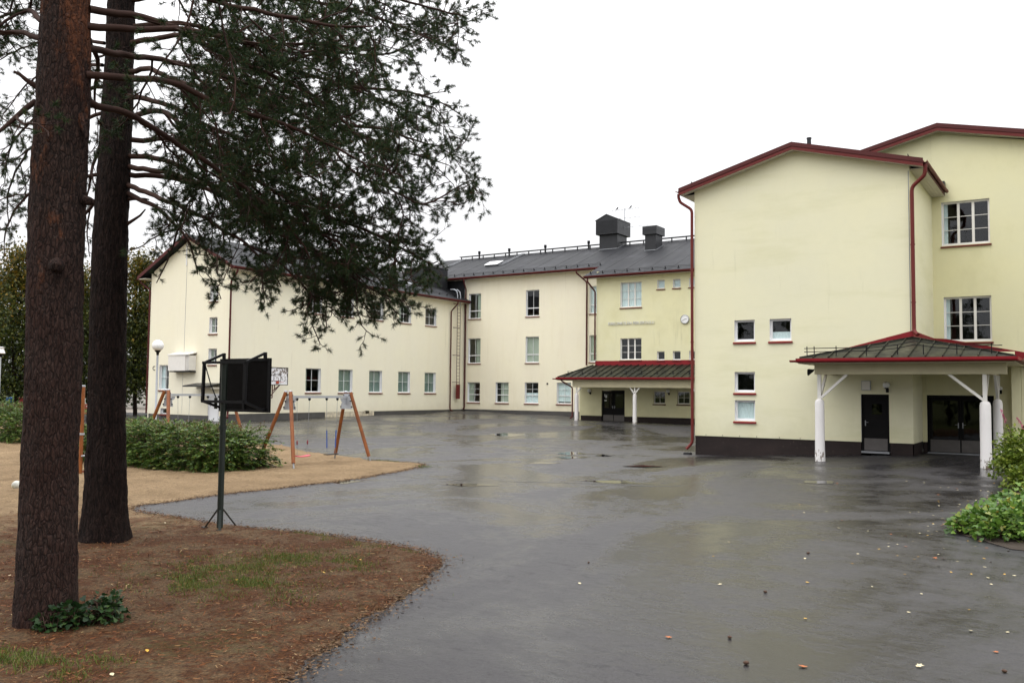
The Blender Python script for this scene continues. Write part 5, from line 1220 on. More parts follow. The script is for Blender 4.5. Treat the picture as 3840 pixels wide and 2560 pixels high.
class Tubes:
    """many thin tapered twigs gathered into one mesh"""
    def __init__(s): s.v = []; s.f = []; s.n = 0
    def add(s, P, r0, r1, k=3):
        P = np.asarray(P, float); m = len(P); T = np.gradient(P, axis=0); T = unit(T)
        ref = np.array([0.0, 0.0, 1.0]) if abs(T[0, 2]) < 0.9 else np.array([1.0, 0, 0])
        A = unit(np.cross(T, ref)); B = np.cross(T, A); r = np.linspace(1, 0, m) ** 0.8 * (r0 - r1) + r1
        ang = np.arange(k) * 2 * np.pi / k
        V = P[:, None, :] + (A[:, None, :] * np.cos(ang)[None, :, None] + B[:, None, :] * np.sin(ang)[None, :, None]) * r[:, None, None]
        i = np.arange(m - 1)[:, None] * k; j = np.arange(k)[None, :]
        F = np.stack([i + j, i + (j + 1) % k, i + k + (j + 1) % k, i + k + j], -1).reshape(-1, 4) + s.n
        s.v.append(V.reshape(-1, 3)); s.f.append(F); s.n += m * k
    def build(s, name, mat, parent):
        return raw_mesh(name, np.concatenate(s.v), np.concatenate(s.f), mat, parent, smooth=True)

def smooth_line(P, step, rs, jit):
    P = np.asarray(P, float); Q = np.vstack([2 * P[0] - P[1], P, 2 * P[-1] - P[-2]]); out = []
    for i in range(1, len(Q) - 2):
        p0, p1, p2, p3 = Q[i - 1:i + 3]; m = max(2, int(np.linalg.norm(p2 - p1) / step))
        for t_ in np.arange(m) / m:
            out.append(0.5 * ((2 * p1) + (-p0 + p2) * t_ + (2 * p0 - 5 * p1 + 4 * p2 - p3) * t_ ** 2 + (-p0 + 3 * p1 - 3 * p2 + p3) * t_ ** 3))
    out.append(P[-1]); out = np.array(out)
    w = np.cumsum(rs.normal(0, jit, out.shape), 0); w -= np.linspace(0, 1, len(out))[:, None] * w[-1]; w[0] = 0
    return out + w * 0.6

def grow_limb(tb, line, dens, rs, r0, tufts, reach=1.0, level=0):
    tb.add(line, r0, 0.008, 7 if level == 0 else 5)
    seg = np.linalg.norm(np.diff(line, axis=0), axis=1); S = np.concatenate([[0], np.cumsum(seg)]); L = S[-1]
    if level == 0:                                           # crooked side limbs
        s = L * 0.24
        while s < L * 0.97:
            i = min(np.searchsorted(S, s), len(line) - 1); p = line[i]; tan = unit(line[min(i + 1, len(line) - 1)] - line[max(i - 1, 0)]); f = s / L
            perp = rs.normal(size=3); perp -= tan * perp.dot(tan); perp = unit(perp); perp[2] = perp[2] * 0.7 - 0.1
            d = unit(tan * rs.uniform(0.35, 0.9) + perp * 0.8); ln = reach * rs.uniform(0.9, 1.9) * (1.15 - 0.6 * f); m = 9; q = [p]
            for k in range(m):
                d = unit(d + rs.normal(0, 0.20, 3) + np.array([0, 0, -0.03 if k < 6 else 0.07])); q.append(q[-1] + d * ln / m)
            grow_limb(tb, np.array(q), dens, rs, 0.016 * (1.3 - f), tufts, 0.62 * reach, 1)
            s += rs.uniform(0.22, 0.46) / dens
    s = L * (0.30 if level == 0 else 0.15)
    while s < L:
        i = min(np.searchsorted(S, s), len(line) - 1); p = line[i]; tan = unit(line[min(i + 1, len(line) - 1)] - line[max(i - 1, 0)])
        f = s / L
        perp = rs.normal(size=3); perp -= tan * perp.dot(tan); perp = unit(perp); perp[2] *= 0.6
        d = unit(tan * rs.uniform(0.3, 0.9) + perp * 0.85 + np.array([0, 0, -0.02]))
        ln = reach * (1.0 - 0.5 * f) * rs.uniform(0.45, 1.2)
        m = 6; q = [p]; dd = d.copy()
        for k in range(m):
            dd = unit(dd + rs.normal(0, 0.2, 3) + np.array([0, 0, -0.04 if k < 3 else 0.12])); q.append(q[-1] + dd * ln / m)
        q = np.array(q); tb.add(q, 0.006 + 0.004 * (1 - f), 0.003, 3)
        u = ln * 0.25
        while u < ln:
            k = min(int(u / ln * m), m - 1); b = q[k] + (q[k + 1] - q[k]) * (u / ln * m - k); t2 = unit(q[k + 1] - q[k])
            pr = rs.normal(size=3); pr -= t2 * pr.dot(t2); pr = unit(pr)
            e = unit(t2 * rs.uniform(0.4, 1.0) + pr * 0.8 + np.array([0, 0, 0.05])); tl = rs.uniform(0.06, 0.20); end = b + e * tl
            tb.add([b, end], 0.0035, 0.002, 3)
            tufts.append((*end, *e))
            tufts.append((*(end - e * 0.035), *unit(e + rs.normal(0, 0.45, 3))))
            u += 0.10 * rs.uniform(0.6, 1.5)
        tufts.append((*q[-1], *unit(q[-1] - q[-2])))
        s += (0.15 if level == 0 else 0.10) * rs.uniform(0.5, 1.5) / dens

def needles(tufts, rs, n, parent, name='crown', ln=(0.055, 0.095), w=0.0065):
    T = np.array(tufts); m = len(T); P = np.repeat(T[:, :3], n, 0); D = np.repeat(T[:, 3:], n, 0)
    d, x, y = basis(D, rs); th = rs.uniform(R(10), R(84), (m * n, 1)); ph = rs.uniform(0, 2 * np.pi, (m * n, 1))
    dirn = d * np.cos(th) + (x * np.cos(ph) + y * np.sin(ph)) * np.sin(th)
    base = P - d * rs.uniform(-0.015, 0.05, (m * n, 1)); L = rs.uniform(ln[0], ln[1], (m * n, 1)); side = unit(np.cross(dirn, rs.normal(size=dirn.shape))) * w / 2
    V = np.stack([base - side, base + side, base + dirn * L], 1).reshape(-1, 3); F = np.arange(len(V)).reshape(-1, 3)
    return raw_mesh(name, V, F, 'needle_green', parent)

def trunk_mesh(prof, nseg, dz, seed, mat, parent, amp, flare=0.0, origin=None):
    P = np.array(prof); rs = np.random.RandomState(seed)
    zz = np.arange(P[0, 2], P[-1, 2], dz); cx = np.interp(zz, P[:, 2], P[:, 0]); cy = np.interp(zz, P[:, 2], P[:, 1]); rr = np.interp(zz, P[:, 2], P[:, 3])
    k = np.array([0.25, 0.5, 0.25])
    for _ in range(6):
        for a in (cx, cy, rr): a[1:-1] = 0.25 * a[:-2] + 0.5 * a[1:-1] + 0.25 * a[2:]
    ang = np.arange(nseg) * 2 * np.pi / nseg; V = np.zeros((len(zz), nseg, 3))
    for i, z in enumerate(zz):
        for j, a in enumerate(ang):
            c, s = math.cos(a), math.sin(a)
            n1 = noise.noise(Vector((c * 7 + seed, s * 7, z * 2.0))); n2 = noise.noise(Vector((c * 17, s * 17 + seed, z * 6.5))); n3 = noise.noise(Vector((c * 1.6, s * 1.6, z * 0.55 + seed)))
            r = rr[i] * (1 + 0.07 * n3 + (flare * max(0, 1 - (z - zz[0]) / 0.55) ** 2 * (0.6 + 0.5 * math.sin(a * 5 + seed))))
            r += amp * (abs(n1) * 0.9 + abs(n2) * 0.55 - 0.35)
            V[i, j] = (cx[i] + c * r, cy[i] + s * r, z)
    idx = np.arange(len(zz) * nseg).reshape(len(zz), nseg); nx = np.roll(idx, -1, 1)
    F = np.stack([idx[:-1], nx[:-1], nx[1:], idx[1:]], -1).reshape(-1, 4)
    return raw_mesh('trunk', V.reshape(-1, 3), F, mat, parent, smooth=True, origin=origin)

def leaves(name, P, D, size, shape, mats, rs, parent=None, roll=None, mi=None, droop=0.0):
    """P positions, D leaf directions; shape = outline (x across, y along) for a leaf 1 long"""
    m = len(P); d = unit(np.asarray(D, float)); up = np.array([0, 0, 1.0]) + rs.normal(0, 0.45, (m, 3))
    x = unit(np.cross(d, up)); nrm = np.cross(x, d); S = np.asarray(shape, float); k = len(S); sz = np.broadcast_to(np.asarray(size, float), (m,))[:, None, None]
    V = P[:, None, :] + (x[:, None, :] * S[None, :, 0:1] + d[:, None, :] * S[None, :, 1:2] + nrm[:, None, :] * (0.22 * np.abs(S[None, :, 0:1]) - droop * S[None, :, 1:2] ** 2)) * sz
    return raw_mesh(name, V.reshape(-1, 3), np.arange(m * k).reshape(m, k), mats, parent, mi=mi)
DIAMOND = [(0, 0), (0.28, 0.45), (0, 1), (-0.28, 0.45)]
OVAL = [(0, 0), (0.3, 0.25), (0.34, 0.55), (0, 1), (-0.34, 0.55), (-0.3, 0.25)]
LOBED = [(0, 0), (0.42, 0.08), (0.5, 0.42), (0.28, 0.5), (0.26, 0.8), (0, 1), (-0.26, 0.8), (-0.28, 0.5), (-0.5, 0.42), (-0.42, 0.08)]

# ------------------------------------------------------------------ the two pines in front
TR1 = [(-9.91, 5.58, -0.07, 0.35), (-9.92, 5.57, 0.66, 0.325), (-9.94, 5.56, 1.64, 0.307), (-9.94, 5.56, 2.88, 0.31), (-9.95, 5.55, 3.88, 0.31), (-9.95, 5.55, 5.15, 0.302), (-9.94, 5.56, 6.18, 0.29), (-9.95, 5.55, 7.22, 0.275), (-9.97, 5.54, 8.81, 0.25), (-10.11, 5.57, 11.04, 0.202), (-10.28, 5.58, 13.94, 0.127), (-10.45, 5.58, 17.28, 0.051)]
TR2 = [(-14.41, 9.09, -0.03, 0.414), (-14.41, 9.08, 0.7, 0.353), (-14.43, 9.07, 1.84, 0.314), (-14.46, 9.05, 3.37, 0.299), (-14.48, 9.04, 4.91, 0.291), (-14.46, 9.05, 6.47, 0.276), (-14.45, 9.06, 7.66, 0.261), (-14.44, 9.06, 9.01, 0.23), (-14.44, 9.06, 10.86, 0.192), (-14.57, 9.1, 13.38, 0.139), (-14.7, 9.13, 16.4, 0.054)]
LIMBS = [
 ('A',1.0,[(-9.74,5.69,6.91),(-9.3,6.58,7.08),(-8.81,7.38,7.08),(-8.31,8.06,7.18),(-8.02,8.49,7.24),(-7.6,8.89,7.04)]),
 ('A',1.0,[(-9.72,5.7,6.33),(-9.17,6.42,6.35),(-8.72,7.07,6.12),(-8.25,7.62,5.96),(-7.79,8.05,5.69),(-7.39,8.43,5.27)]),
 ('A',1.0,[(-9.75,5.68,8.01),(-9.61,6.85,8.33),(-9.15,8.11,8.38),(-8.42,9.07,8.33),(-7.77,9.74,8.21),(-7.25,10.31,8.05)]),
 ('A',1.0,[(-9.73,5.69,7.54),(-8.63,6.06,7.25),(-7.55,6.53,6.87),(-6.82,7.01,6.73),(-6.36,7.43,6.78)]),
 ('A',1.0,[(-9.83,5.75,6.69),(-10.21,6.81,7.01),(-10.26,8.1,7.13),(-9.91,9.28,7.02),(-9.29,10.17,6.81),(-8.85,10.7,6.67)]),
 ('A',1.0,[(-9.81,5.77,6.06),(-9.97,6.62,6.05),(-9.93,7.6,5.71),(-9.7,8.47,5.24),(-9.42,8.89,4.72),(-9.23,9.02,4.15)]),
 ('A',1.0,[(-9.73,5.7,7.12),(-9.59,6.62,7.21),(-9.24,7.57,6.95),(-8.76,8.36,6.62),(-8.3,8.91,6.08),(-7.99,9.11,5.54)]),
 ('B',1.0,[(-14.36,9.12,8.31),(-13.48,9.09,8.23),(-12.34,9.13,7.76),(-10.95,9.32,7.28),(-9.61,9.72,6.75),(-8.57,10.16,6.29),(-7.79,10.67,6.0)]),
 ('B',1.0,[(-14.3,9.15,7.46),(-13.34,9.19,7.49),(-12.49,9.27,6.92),(-11.56,9.52,6.2),(-10.6,9.79,5.64),(-9.64,10.18,5.26),(-8.82,10.6,4.98),(-8.36,10.9,4.85)]),
 ('B',1.0,[(-14.29,9.17,6.8),(-13.37,9.41,6.6),(-12.69,9.62,6.2),(-11.82,9.95,5.58),(-10.92,10.3,5.11),(-10.11,10.71,4.67),(-9.5,11.11,4.17)]),
 ('B',0.7,[(-14.28,9.17,6.29),(-13.3,9.22,5.99),(-12.36,9.35,5.56),(-11.45,9.47,5.03),(-10.87,9.61,4.51),(-10.63,9.77,4.03)]),
 ('B',1.0,[(-14.33,9.14,8.85),(-12.87,9.5,8.74),(-11.63,10.07,8.3),(-10.36,10.67,7.78),(-9.3,11.12,7.28),(-8.57,11.48,6.89)]),
 ('B',1.0,[(-14.31,9.15,9.65),(-12.53,9.48,9.43),(-10.85,10.11,9.12),(-9.49,10.76,8.67),(-8.64,11.07,8.24),(-8.28,11.31,8.03)]),
 ('B',1.0,[(-14.34,9.13,10.62),(-12.6,9.67,10.62),(-10.71,10.44,10.12),(-9.45,11.02,9.66),(-8.53,11.38,9.05)]),
 ('B',1.0,[(-14.29,9.16,7.11),(-13.97,10.09,7.21),(-13.14,11.24,6.77),(-12.16,12.12,6.24),(-11.24,12.72,5.74),(-10.6,13.14,5.41)]),
 ('B',1.0,[(-10.28,9.64,6.87),(-9.85,9.8,6.49),(-9.39,9.87,6.01),(-8.95,10.04,5.81),(-8.44,10.37,5.54),(-8.03,10.76,5.85),(-7.63,11.02,6.02)]),
 ('B',1.0,[(-14.28,9.17,6.48),(-13.69,9.92,6.4),(-12.89,10.44,6.01),(-12.22,10.88,5.54),(-11.68,11.23,4.99),(-11.21,11.54,4.44),(-11.01,11.68,4.09)]),
 ('B',0.4,[(-14.29,9.16,6.16),(-13.41,9.38,5.72),(-12.84,9.51,5.16),(-12.74,9.58,4.63)]),
 ('B',1.0,[(-14.29,9.16,6.63),(-13.0,9.41,6.36),(-11.47,9.46,5.82),(-10.25,9.66,5.24),(-9.46,9.82,4.78),(-9.0,10.0,4.37),(-8.82,10.12,3.98)]),
 ('B',1.0,[(-14.34,9.13,9.17),(-13.87,10.04,9.39),(-13.11,11.13,9.19),(-12.06,12.18,8.72),(-11.34,12.89,8.28)]),
 ('B',1.0,[(-14.32,9.14,7.9),(-13.07,9.25,7.55),(-11.81,9.35,6.93),(-10.71,9.6,6.32),(-9.92,9.88,5.86),(-9.27,10.18,5.57)]),
 ('B',1.0,[(-11.56,9.52,6.2),(-11.11,9.7,5.68),(-10.78,9.79,5.02),(-10.52,9.84,4.45),(-10.45,9.89,4.1)]),
 ('B',1.0,[(-10.92,10.3,5.11),(-10.4,10.4,4.72),(-10.16,10.56,4.29),(-10.09,10.6,3.93)]),
 ('C',0.45,[(-10.21,5.38,6.01),(-10.28,5.22,5.78),(-10.34,5.06,5.6),(-10.47,4.85,5.27)]),
 ('C',0.6,[(-10.18,5.4,6.75),(-10.67,5.32,6.93),(-11.23,5.19,6.96),(-11.77,4.95,6.77)]),
 ('C',0.2,[(-10.15,5.42,6.14),(-10.21,5.26,6.22),(-10.23,5.13,6.29)]),
 ('C',0.55,[(-14.68,8.91,8.05),(-15.29,8.74,7.95),(-16.11,8.56,7.72),(-16.7,8.42,7.2),(-16.92,8.4,6.48)]),
 ('C',0.4,[(-14.67,8.91,7.02),(-14.86,8.91,6.65),(-15.01,8.93,6.28),(-15.2,8.93,5.98)]),
 ('C',0.4,[(-14.67,8.92,6.47),(-15.38,8.69,6.36),(-16.16,8.41,6.07),(-16.51,8.3,5.61),(-16.56,8.27,5.04)]),
 ('C',0.7,[(-14.67,8.91,8.85),(-15.69,8.84,9.12),(-16.87,8.67,9.14),(-17.73,8.46,8.91)]),
 ('C',0.8,[(-10.18,5.4,7.22),(-10.95,5.49,7.66),(-11.84,5.39,7.96)]),
 ('C',0.1,[(-14.28,9.17,6.01),(-13.99,9.24,6.0),(-13.75,9.28,5.98)]),
 ('C',0.3,[(-9.81,5.76,6.8),(-10.28,6.17,6.71),(-10.6,6.32,6.47),(-10.76,6.45,6.25)]),
 ('C',0.15,[(-14.28,9.17,5.54),(-14.12,9.27,5.66),(-13.97,9.37,5.85)]),
 ('D',0.22,[(-12.84,9.4,5.81),(-12.92,9.22,5.27),(-13.03,9.15,4.82),(-13.15,9.07,4.45)]),
 ('B',0.55,[(-10.92,10.3,5.11),(-10.29,10.59,4.66),(-9.81,10.91,4.31),(-9.35,11.21,3.91)]),
 ('B',0.55,[(-9.64,10.18,5.26),(-9.1,10.41,4.97),(-8.58,10.64,4.69),(-8.24,10.86,4.69)]),
 ('B',0.55,[(-10.6,9.79,5.64),(-10.12,10.1,5.01),(-9.7,10.38,4.46),(-9.4,10.57,3.9)]),
 ('B',0.55,[(-10.36,10.67,7.78),(-9.49,11.0,7.65),(-8.82,11.32,7.4),(-8.33,11.64,7.04)]),
 ('B',0.55,[(-11.63,10.07,8.3),(-10.61,10.5,8.31),(-9.62,10.91,8.31),(-8.83,11.31,8.73),(-8.35,11.63,8.8)]),
 ('B',0.55,[(-9.61,9.72,6.75),(-9.04,10.09,6.69),(-8.48,10.46,6.49),(-7.98,10.91,6.52)]),
 ('B',0.55,[(-11.45,9.47,5.03),(-10.89,9.72,4.74),(-10.41,10.03,4.18),(-10.29,10.11,3.76)]),
 ('B',0.55,[(-13.34,9.19,7.49),(-12.86,9.38,6.87),(-12.45,9.53,6.17),(-12.17,9.6,5.41),(-12.09,9.65,4.67)]),
 ('C',0.6,[(-14.67,8.92,7.58),(-15.6,8.78,7.37),(-16.53,8.65,7.07),(-16.98,8.59,6.45),(-17.13,8.61,5.72)]),
 ('C',0.6,[(-14.69,8.9,8.45),(-16.23,9.08,8.81),(-17.36,8.94,8.64),(-18.0,8.88,8.12)]),
 ('C',0.6,[(-10.17,5.4,6.96),(-11.1,5.63,7.36),(-11.9,5.71,7.52),(-12.55,5.64,7.4)]),
 ('C',0.6,[(-14.65,8.92,6.08),(-15.09,8.87,5.72),(-15.54,8.82,5.28)]),
]
pine1 = empty('pine_tree', (-9.91, 5.58, 0), 'nearest pine with flaking reddish-brown bark at the left edge', 'pine tree', 'big pines by the yard')
pine2 = empty('pine_tree', (-14.41, 9.09, 0), 'second pine with darker straight trunk standing just behind the nearest one', 'pine tree', 'big pines by the yard')
TR1 = [(a, b, c, d * 0.95) for a, b, c, d in TR1]
trunk_mesh(TR1, 84, 0.055, 3, 'bark_pine', pine1, 0.030, 0.09, origin=(-9.91, 5.58, 0))
trunk_mesh(TR2, 72, 0.06, 8, 'bark_dark', pine2, 0.034, 0.18, origin=(-14.41, 9.09, 0))
RS = np.random.RandomState(11)
TF = {0: [], 1: []}
for li, (grp, dens, pts) in enumerate(LIMBS):
    first = np.array(pts[0]); k = 0 if np.hypot(first[0] + 9.95, first[1] - 5.55) < 0.75 else 1
    tb = Tubes()
    if grp in 'AB' and dens > 0.5:                           # tips carry half a metre of shoots beyond the last point
        pts = [np.array(q) for q in pts]; tip = pts[-1] - pts[-2]; pts[-1] = pts[-1] - unit(tip) * min(0.36, 0.6 * np.linalg.norm(tip))
    line = smooth_line(pts, 0.14, RS, 0.02)
    r0 = 0.046 if grp == 'A' else 0.05 if (grp == 'B' and k == 1 and abs(first[0] + 14.4) < 0.6) else 0.026
    if grp == 'C': r0 = 0.035
    if dens <= 0.2: tb.add(line, 0.035, 0.012, 7)
    else: grow_limb(tb, line, dens, RS, r0, TF[k], 0.95 if grp in 'AB' else 0.75)
    tb.build('branch', 'twig_bark', (pine1, pine2)[k])
for k, (cx, cy, zs) in enumerate(((-10.1, 5.57, (8.6, 9.4, 10.2, 11.0, 11.8, 12.6, 13.4, 14.2, 15.0, 15.8)), (-14.5, 9.08, (11.0, 11.8, 12.6, 13.4, 14.2, 15.0, 15.8)))):
    for j, z in enumerate(zs):                              # the part of the crowns above the picture
        for q in range(3):
            a = RS.uniform(0, 2 * np.pi); ln = RS.uniform(2.6, 4.6) * (1 - 0.05 * j); h = np.array([math.cos(a), math.sin(a), 0])
            pts = [np.array([cx, cy, z]) + h * ln * f + np.array([0, 0, 0.5 * f - 0.9 * f * f]) for f in (0.05, 0.35, 0.7, 1.0)]
            tb = Tubes(); grow_limb(tb, smooth_line(pts, 0.2, RS, 0.01), 0.20, RS, 0.05, TF[k], 0.9); tb.build('branch', 'twig_bark', (pine1, pine2)[k])

for k in (0, 1): needles(TF[k], RS, 32, (pine1, pine2)[k])
for k, (p, q, r) in enumerate((((-9.66, 5.40, 4.05), (-9.55, 5.32, 4.02), 0.07), ((-9.72, 5.62, 5.85), (-9.60, 5.66, 5.55), 0.035), ((-9.70, 5.70, 4.85), (-9.60, 5.78, 4.83), 0.05))):
    mb = MB(); mb.tube([p, Vector(p).lerp(Vector(q), 0.6), q], [r * 1.3, r, r * 0.55], 10); mb.build('branch_stub', 'bark_pine', pine1, smooth=True)

# ------------------------------------------------------------------ hedges of pinnate leaves
def hedge(name, u0, u1, v0, v1, h, n, label, seed, parent=None):
    rs = np.random.RandomState(seed); z0 = gz((u0 + u1) / 2, (v0 + v1) / 2)
    e = empty(name, ((u0 + u1) / 2, (v0 + v1) / 2, z0), label, 'hedge', 'leafy hedges round the play area')
    c = rs.uniform(-1, 1, (n * 3, 3)); edge = np.abs(c).max(1); c = c[rs.rand(n * 3) < 0.12 + 0.88 * edge ** 3][:n]; m = len(c)
    nz = np.array([noise.noise(Vector((u0 + (a + 1) * 1.6 * (u1 - u0) / 2, b * 2.2 * (v1 - v0) / 2, seed))) for a, b, _ in c])
    top = 0.86 + 0.22 * nz; rnd = 1 - 0.16 * np.clip(c[:, 2], 0, 1) ** 2
    P = np.stack([(u0 + u1) / 2 + c[:, 0] * (u1 - u0) / 2 * rnd, (v0 + v1) / 2 + c[:, 1] * (v1 - v0) / 2 * rnd, z0 + 0.04 + (c[:, 2] * 0.5 + 0.5) * h * top], 1)
    out = c * np.array([0.8, 0.8, 0.55]) + np.array([0, 0, 0.25]) + rs.normal(0, 0.45, (m, 3)); D = unit(out); D[:, 2] *= 0.55; D = unit(D)
    L = rs.uniform(0.20, 0.40, m)
    # leaflets
    x = unit(np.cross(D, np.array([0, 0, 1.0]) + rs.normal(0, 0.2, (m, 3)))); nrm = np.cross(x, D); pp, dd, sz = [], [], []
    for k in range(6):
        f = 0.12 + 0.15 * k; base = P + D * (L * f)[:, None] - nrm * (L * 0.35 * f * f)[:, None]
        for s in (-1, 1):
            pp.append(base); dd.append(unit(D * 0.55 + x * s * 0.85 - nrm * 0.15)); sz.append(L * (0.42 - 0.03 * k))
    pp.append(P + D * (L * 0.98)[:, None] - nrm * (L * 0.33)[:, None]); dd.append(D); sz.append(L * 0.32)
    leaves('foliage', np.concatenate(pp), np.concatenate(dd), np.concatenate(sz), DIAMOND, 'hedge_leaf', rs, e)
    # browned flower heads along the top
    q = int(n * 0.10); a = rs.uniform(-1, 1, (q, 2)); tz = np.array([noise.noise(Vector((u0 + (s + 1) * 1.6 * (u1 - u0) / 2, t_ * 2.2 * (v1 - v0) / 2, seed))) for s, t_ in a])
    B = np.stack([(u0 + u1) / 2 + a[:, 0] * (u1 - u0) / 2 * 0.92, (v0 + v1) / 2 + a[:, 1] * (v1 - v0) / 2 * 0.92, z0 + 0.02 + h * (0.84 + 0.22 * tz)], 1)
    r = 16; B = np.repeat(B, r, 0); up = rs.uniform(0, 0.20, (len(B), 1)); off = rs.normal(0, 0.035, (len(B), 3)) * (1.1 - up / 0.22)
    leaves('flower_heads', B + off + np.concatenate([np.zeros((len(B), 2)), up], 1), rs.normal(0, 1, (len(B), 3)) + np.array([0, 0, 1.0]), rs.uniform(0.03, 0.06, len(B)), DIAMOND, 'hedge_top', rs, e)
    tb = Tubes()
    for _ in range(int(n / 12)):
        b = np.array([rs.uniform(u0 + 0.2, u1 - 0.2), rs.uniform(v0 + 0.2, v1 - 0.2), z0 - 0.03]); t_ = b + np.array([rs.normal(0, 0.2), rs.normal(0, 0.2), h * 0.85]); tb.add([b, (b + t_) / 2 + rs.normal(0, 0.05, 3), t_], 0.008, 0.003, 4)
    tb.build('stems', 'twig_bark', e)
    return e
hedge('hedge', -30.6, -22.25, 17.35, 19.9, 1.42, 4200, 'broad leafy green hedge with browned flower heads in front of the swings', 5)
hedge('hedge', -46.0, -37.4, 19.4, 21.9, 1.62, 2600, 'leafy hedge at the left edge behind the sand', 6)

# shrubs at the right edge
def shrub(name, label, centers, n, size, shape, mat, seed, cat='shrub'):
    rs = np.random.RandomState(seed); c0 = centers[0]; e = empty(name, (c0[0], c0[1], gz(c0[0], c0[1])), label, cat)
    Ps, Ds = [], []
    tot = sum(c[3] * c[4] for c in centers)
    for (x, y_, zc, r, h) in centers:
        m = int(n * r * h / tot); d = unit(rs.normal(size=(m, 3))); d[:, 2] = np.abs(d[:, 2]) * 1.0 - 0.22 * (rs.rand(m) < 0.4); rad = rs.uniform(0.0, 1, (m, 1)) ** 0.35
        lump = 1 + 0.28 * np.array([noise.noise(Vector((q[0] * 2.3 + x, q[1] * 2.3, q[2] * 2.3 + seed))) for q in d])[:, None]
        Ps.append(np.array([x, y_, zc]) + d * rad * lump * np.array([r, r, h])); Ds.append(d + rs.normal(0, 0.55, (m, 3)) + np.array([0, 0, -0.12]))
    P = np.concatenate(Ps); D = np.concatenate(Ds); g = gz_arr(P[:, 0], P[:, 1]); P[:, 2] = np.maximum(P[:, 2], g + 0.03)
    leaves('foliage', P, D, rs.uniform(size * 0.6, size * 1.25, len(P)), shape, mat, rs, e, droop=0.15)
    tb = Tubes()
    for i in range(140):
        c = centers[i % len(centers)]; b = np.array([c[0] + rs.normal(0, c[3] * 0.3), c[1] + rs.normal(0, c[3] * 0.3), gz(c[0], c[1])]); d = unit(rs.normal(size=3)); d[2] = abs(d[2]); t_ = np.array(c[:3]) + d * np.array([c[3], c[3], c[4]]) * 0.9; tb.add([b, (b + t_) / 2 + np.array([0, 0, 0.12]), t_], 0.008, 0.002, 4)
    tb.build('stems', 'twig_bark', e)
    return e
sp = shrub('spiraea_bush', 'tall olive-green bush with pink flower spikes beside the canopy columns', [(-1.25, 27.6, 0.75, 1.05, 1.15), (-0.55, 26.6, 0.7, 1.0, 1.2), (-0.2, 28.6, 0.95, 1.1, 1.35), (0.8, 27.2, 0.9, 1.3, 1.4), (-1.5, 28.6, 0.6, 0.75, 0.8), (-1.3, 26.2, 0.35, 0.6, 0.6)], 24000, 0.105, OVAL, 'shrub_olive', 21)
rs = np.random.RandomState(4)
for i in range(11):
    b = np.array([rs.uniform(-1.9, 0.2), rs.uniform(27.2, 28.8), rs.uniform(1.35, 1.9)]); d = unit(np.array([rs.uniform(-0.9, 0.1), rs.normal(0, 0.3), rs.uniform(0.35, 1)])); L = rs.uniform(0.35, 0.6)
    tb = Tubes(); tb.add([b - d * 0.5, b, b + d * L], 0.008, 0.003, 4); st = tb.build('flower_stem', 'twig_bark', sp)
    k = 90; t_ = rs.uniform(0.35, 1, (k, 1)); off = rs.normal(0, 0.03, (k, 3)) * (1.15 - t_)
    leaves('flower_spike', b + d * L * t_ + off, rs.normal(0, 1, (k, 3)) + d, rs.uniform(0.025, 0.05, k), DIAMOND, 'flower_pink', rs, st)
shrub('ground_cover_bush', 'low bright green bush with lobed leaves spilling over the asphalt at the right', [(-0.9, 19.3, 0.25, 0.95, 0.62), (-1.7, 19.7, 0.15, 0.65, 0.42), (-0.2, 19.0, 0.28, 0.95, 0.6), (0.5, 19.6, 0.35, 1.2, 0.75), (-0.6, 20.6, 0.3, 1.1, 0.75), (0.4, 21.6, 0.4, 1.3, 0.85), (-1.4, 18.9, 0.1, 0.5, 0.32), (-2.15, 19.35, 0.1, 0.28, 0.25)], 9000, 0.105, LOBED, 'ground_leaf', 22)
shrub('weed_clump', 'clump of dark leafy weeds at the foot of the nearest pine', [(-9.50, 5.62, 0.08, 0.22, 0.26), (-9.42, 5.95, 0.08, 0.26, 0.30), (-9.58, 5.42, 0.06, 0.16, 0.18)], 620, 0.065, LOBED, 'weed_leaf', 23, 'weeds')

# ------------------------------------------------------------------ background trees and house
def birch(u, v, h, w, seed, label, n=110, yellow=0.55, mats=('birch_low', 'birch_high')):
    rs = np.random.RandomState(seed); z0 = gz(u, v); e = empty('birch_tree', (u, v, z0), label, 'tree', 'trees beyond the drive')
    tb = Tubes(); top = np.array([u + rs.normal(0, 0.3), v + rs.normal(0, 0.3), z0 + h]); base = np.array([u, v, z0 - 0.2]); tb.add(smooth_line([base, base * 0.5 + top * 0.5 + rs.normal(0, 0.2, 3), top], 0.6, rs, 0.02), 0.16, 0.02, 8)
    tr = tb.build('trunk', 'bark_dark', e); P, D, MI = [], [], []; tb = Tubes()
    for i in range(n):
        f = rs.uniform(0.10, 1.0); rad = w * (0.35 + 0.65 * math.sin(min(1, f * 1.15 + 0.08) * math.pi)) * rs.uniform(0.25, 1.05); a = rs.uniform(0, 2 * np.pi)
        c = np.array([u + rad * math.cos(a), v + rad * math.sin(a), z0 + 0.6 + (h - 0.6) * f]); s0 = np.array([u, v, max(z0 + 0.8, c[2] - rad * 0.7)])
        tb.add([s0, (s0 + c) / 2 + np.array([0, 0, 0.15]), c], 0.03, 0.006, 4)
        m = 120; q = rs.normal(0, 1, (m, 3)) * np.array([0.55, 0.55, 0.48]); P.append(c + q); D.append(rs.normal(0, 1, (m, 3)) + np.array([0, 0, -0.7])); MI.append(((f + rs.normal(0, 0.16, m)) > yellow).astype(int))
    tb.build('branches', 'bark_dark', e)
    leaves('crown', np.concatenate(P), np.concatenate(D), rs.uniform(0.18, 0.30, n * m), DIAMOND, list(mats), rs, e, mi=np.concatenate(MI))
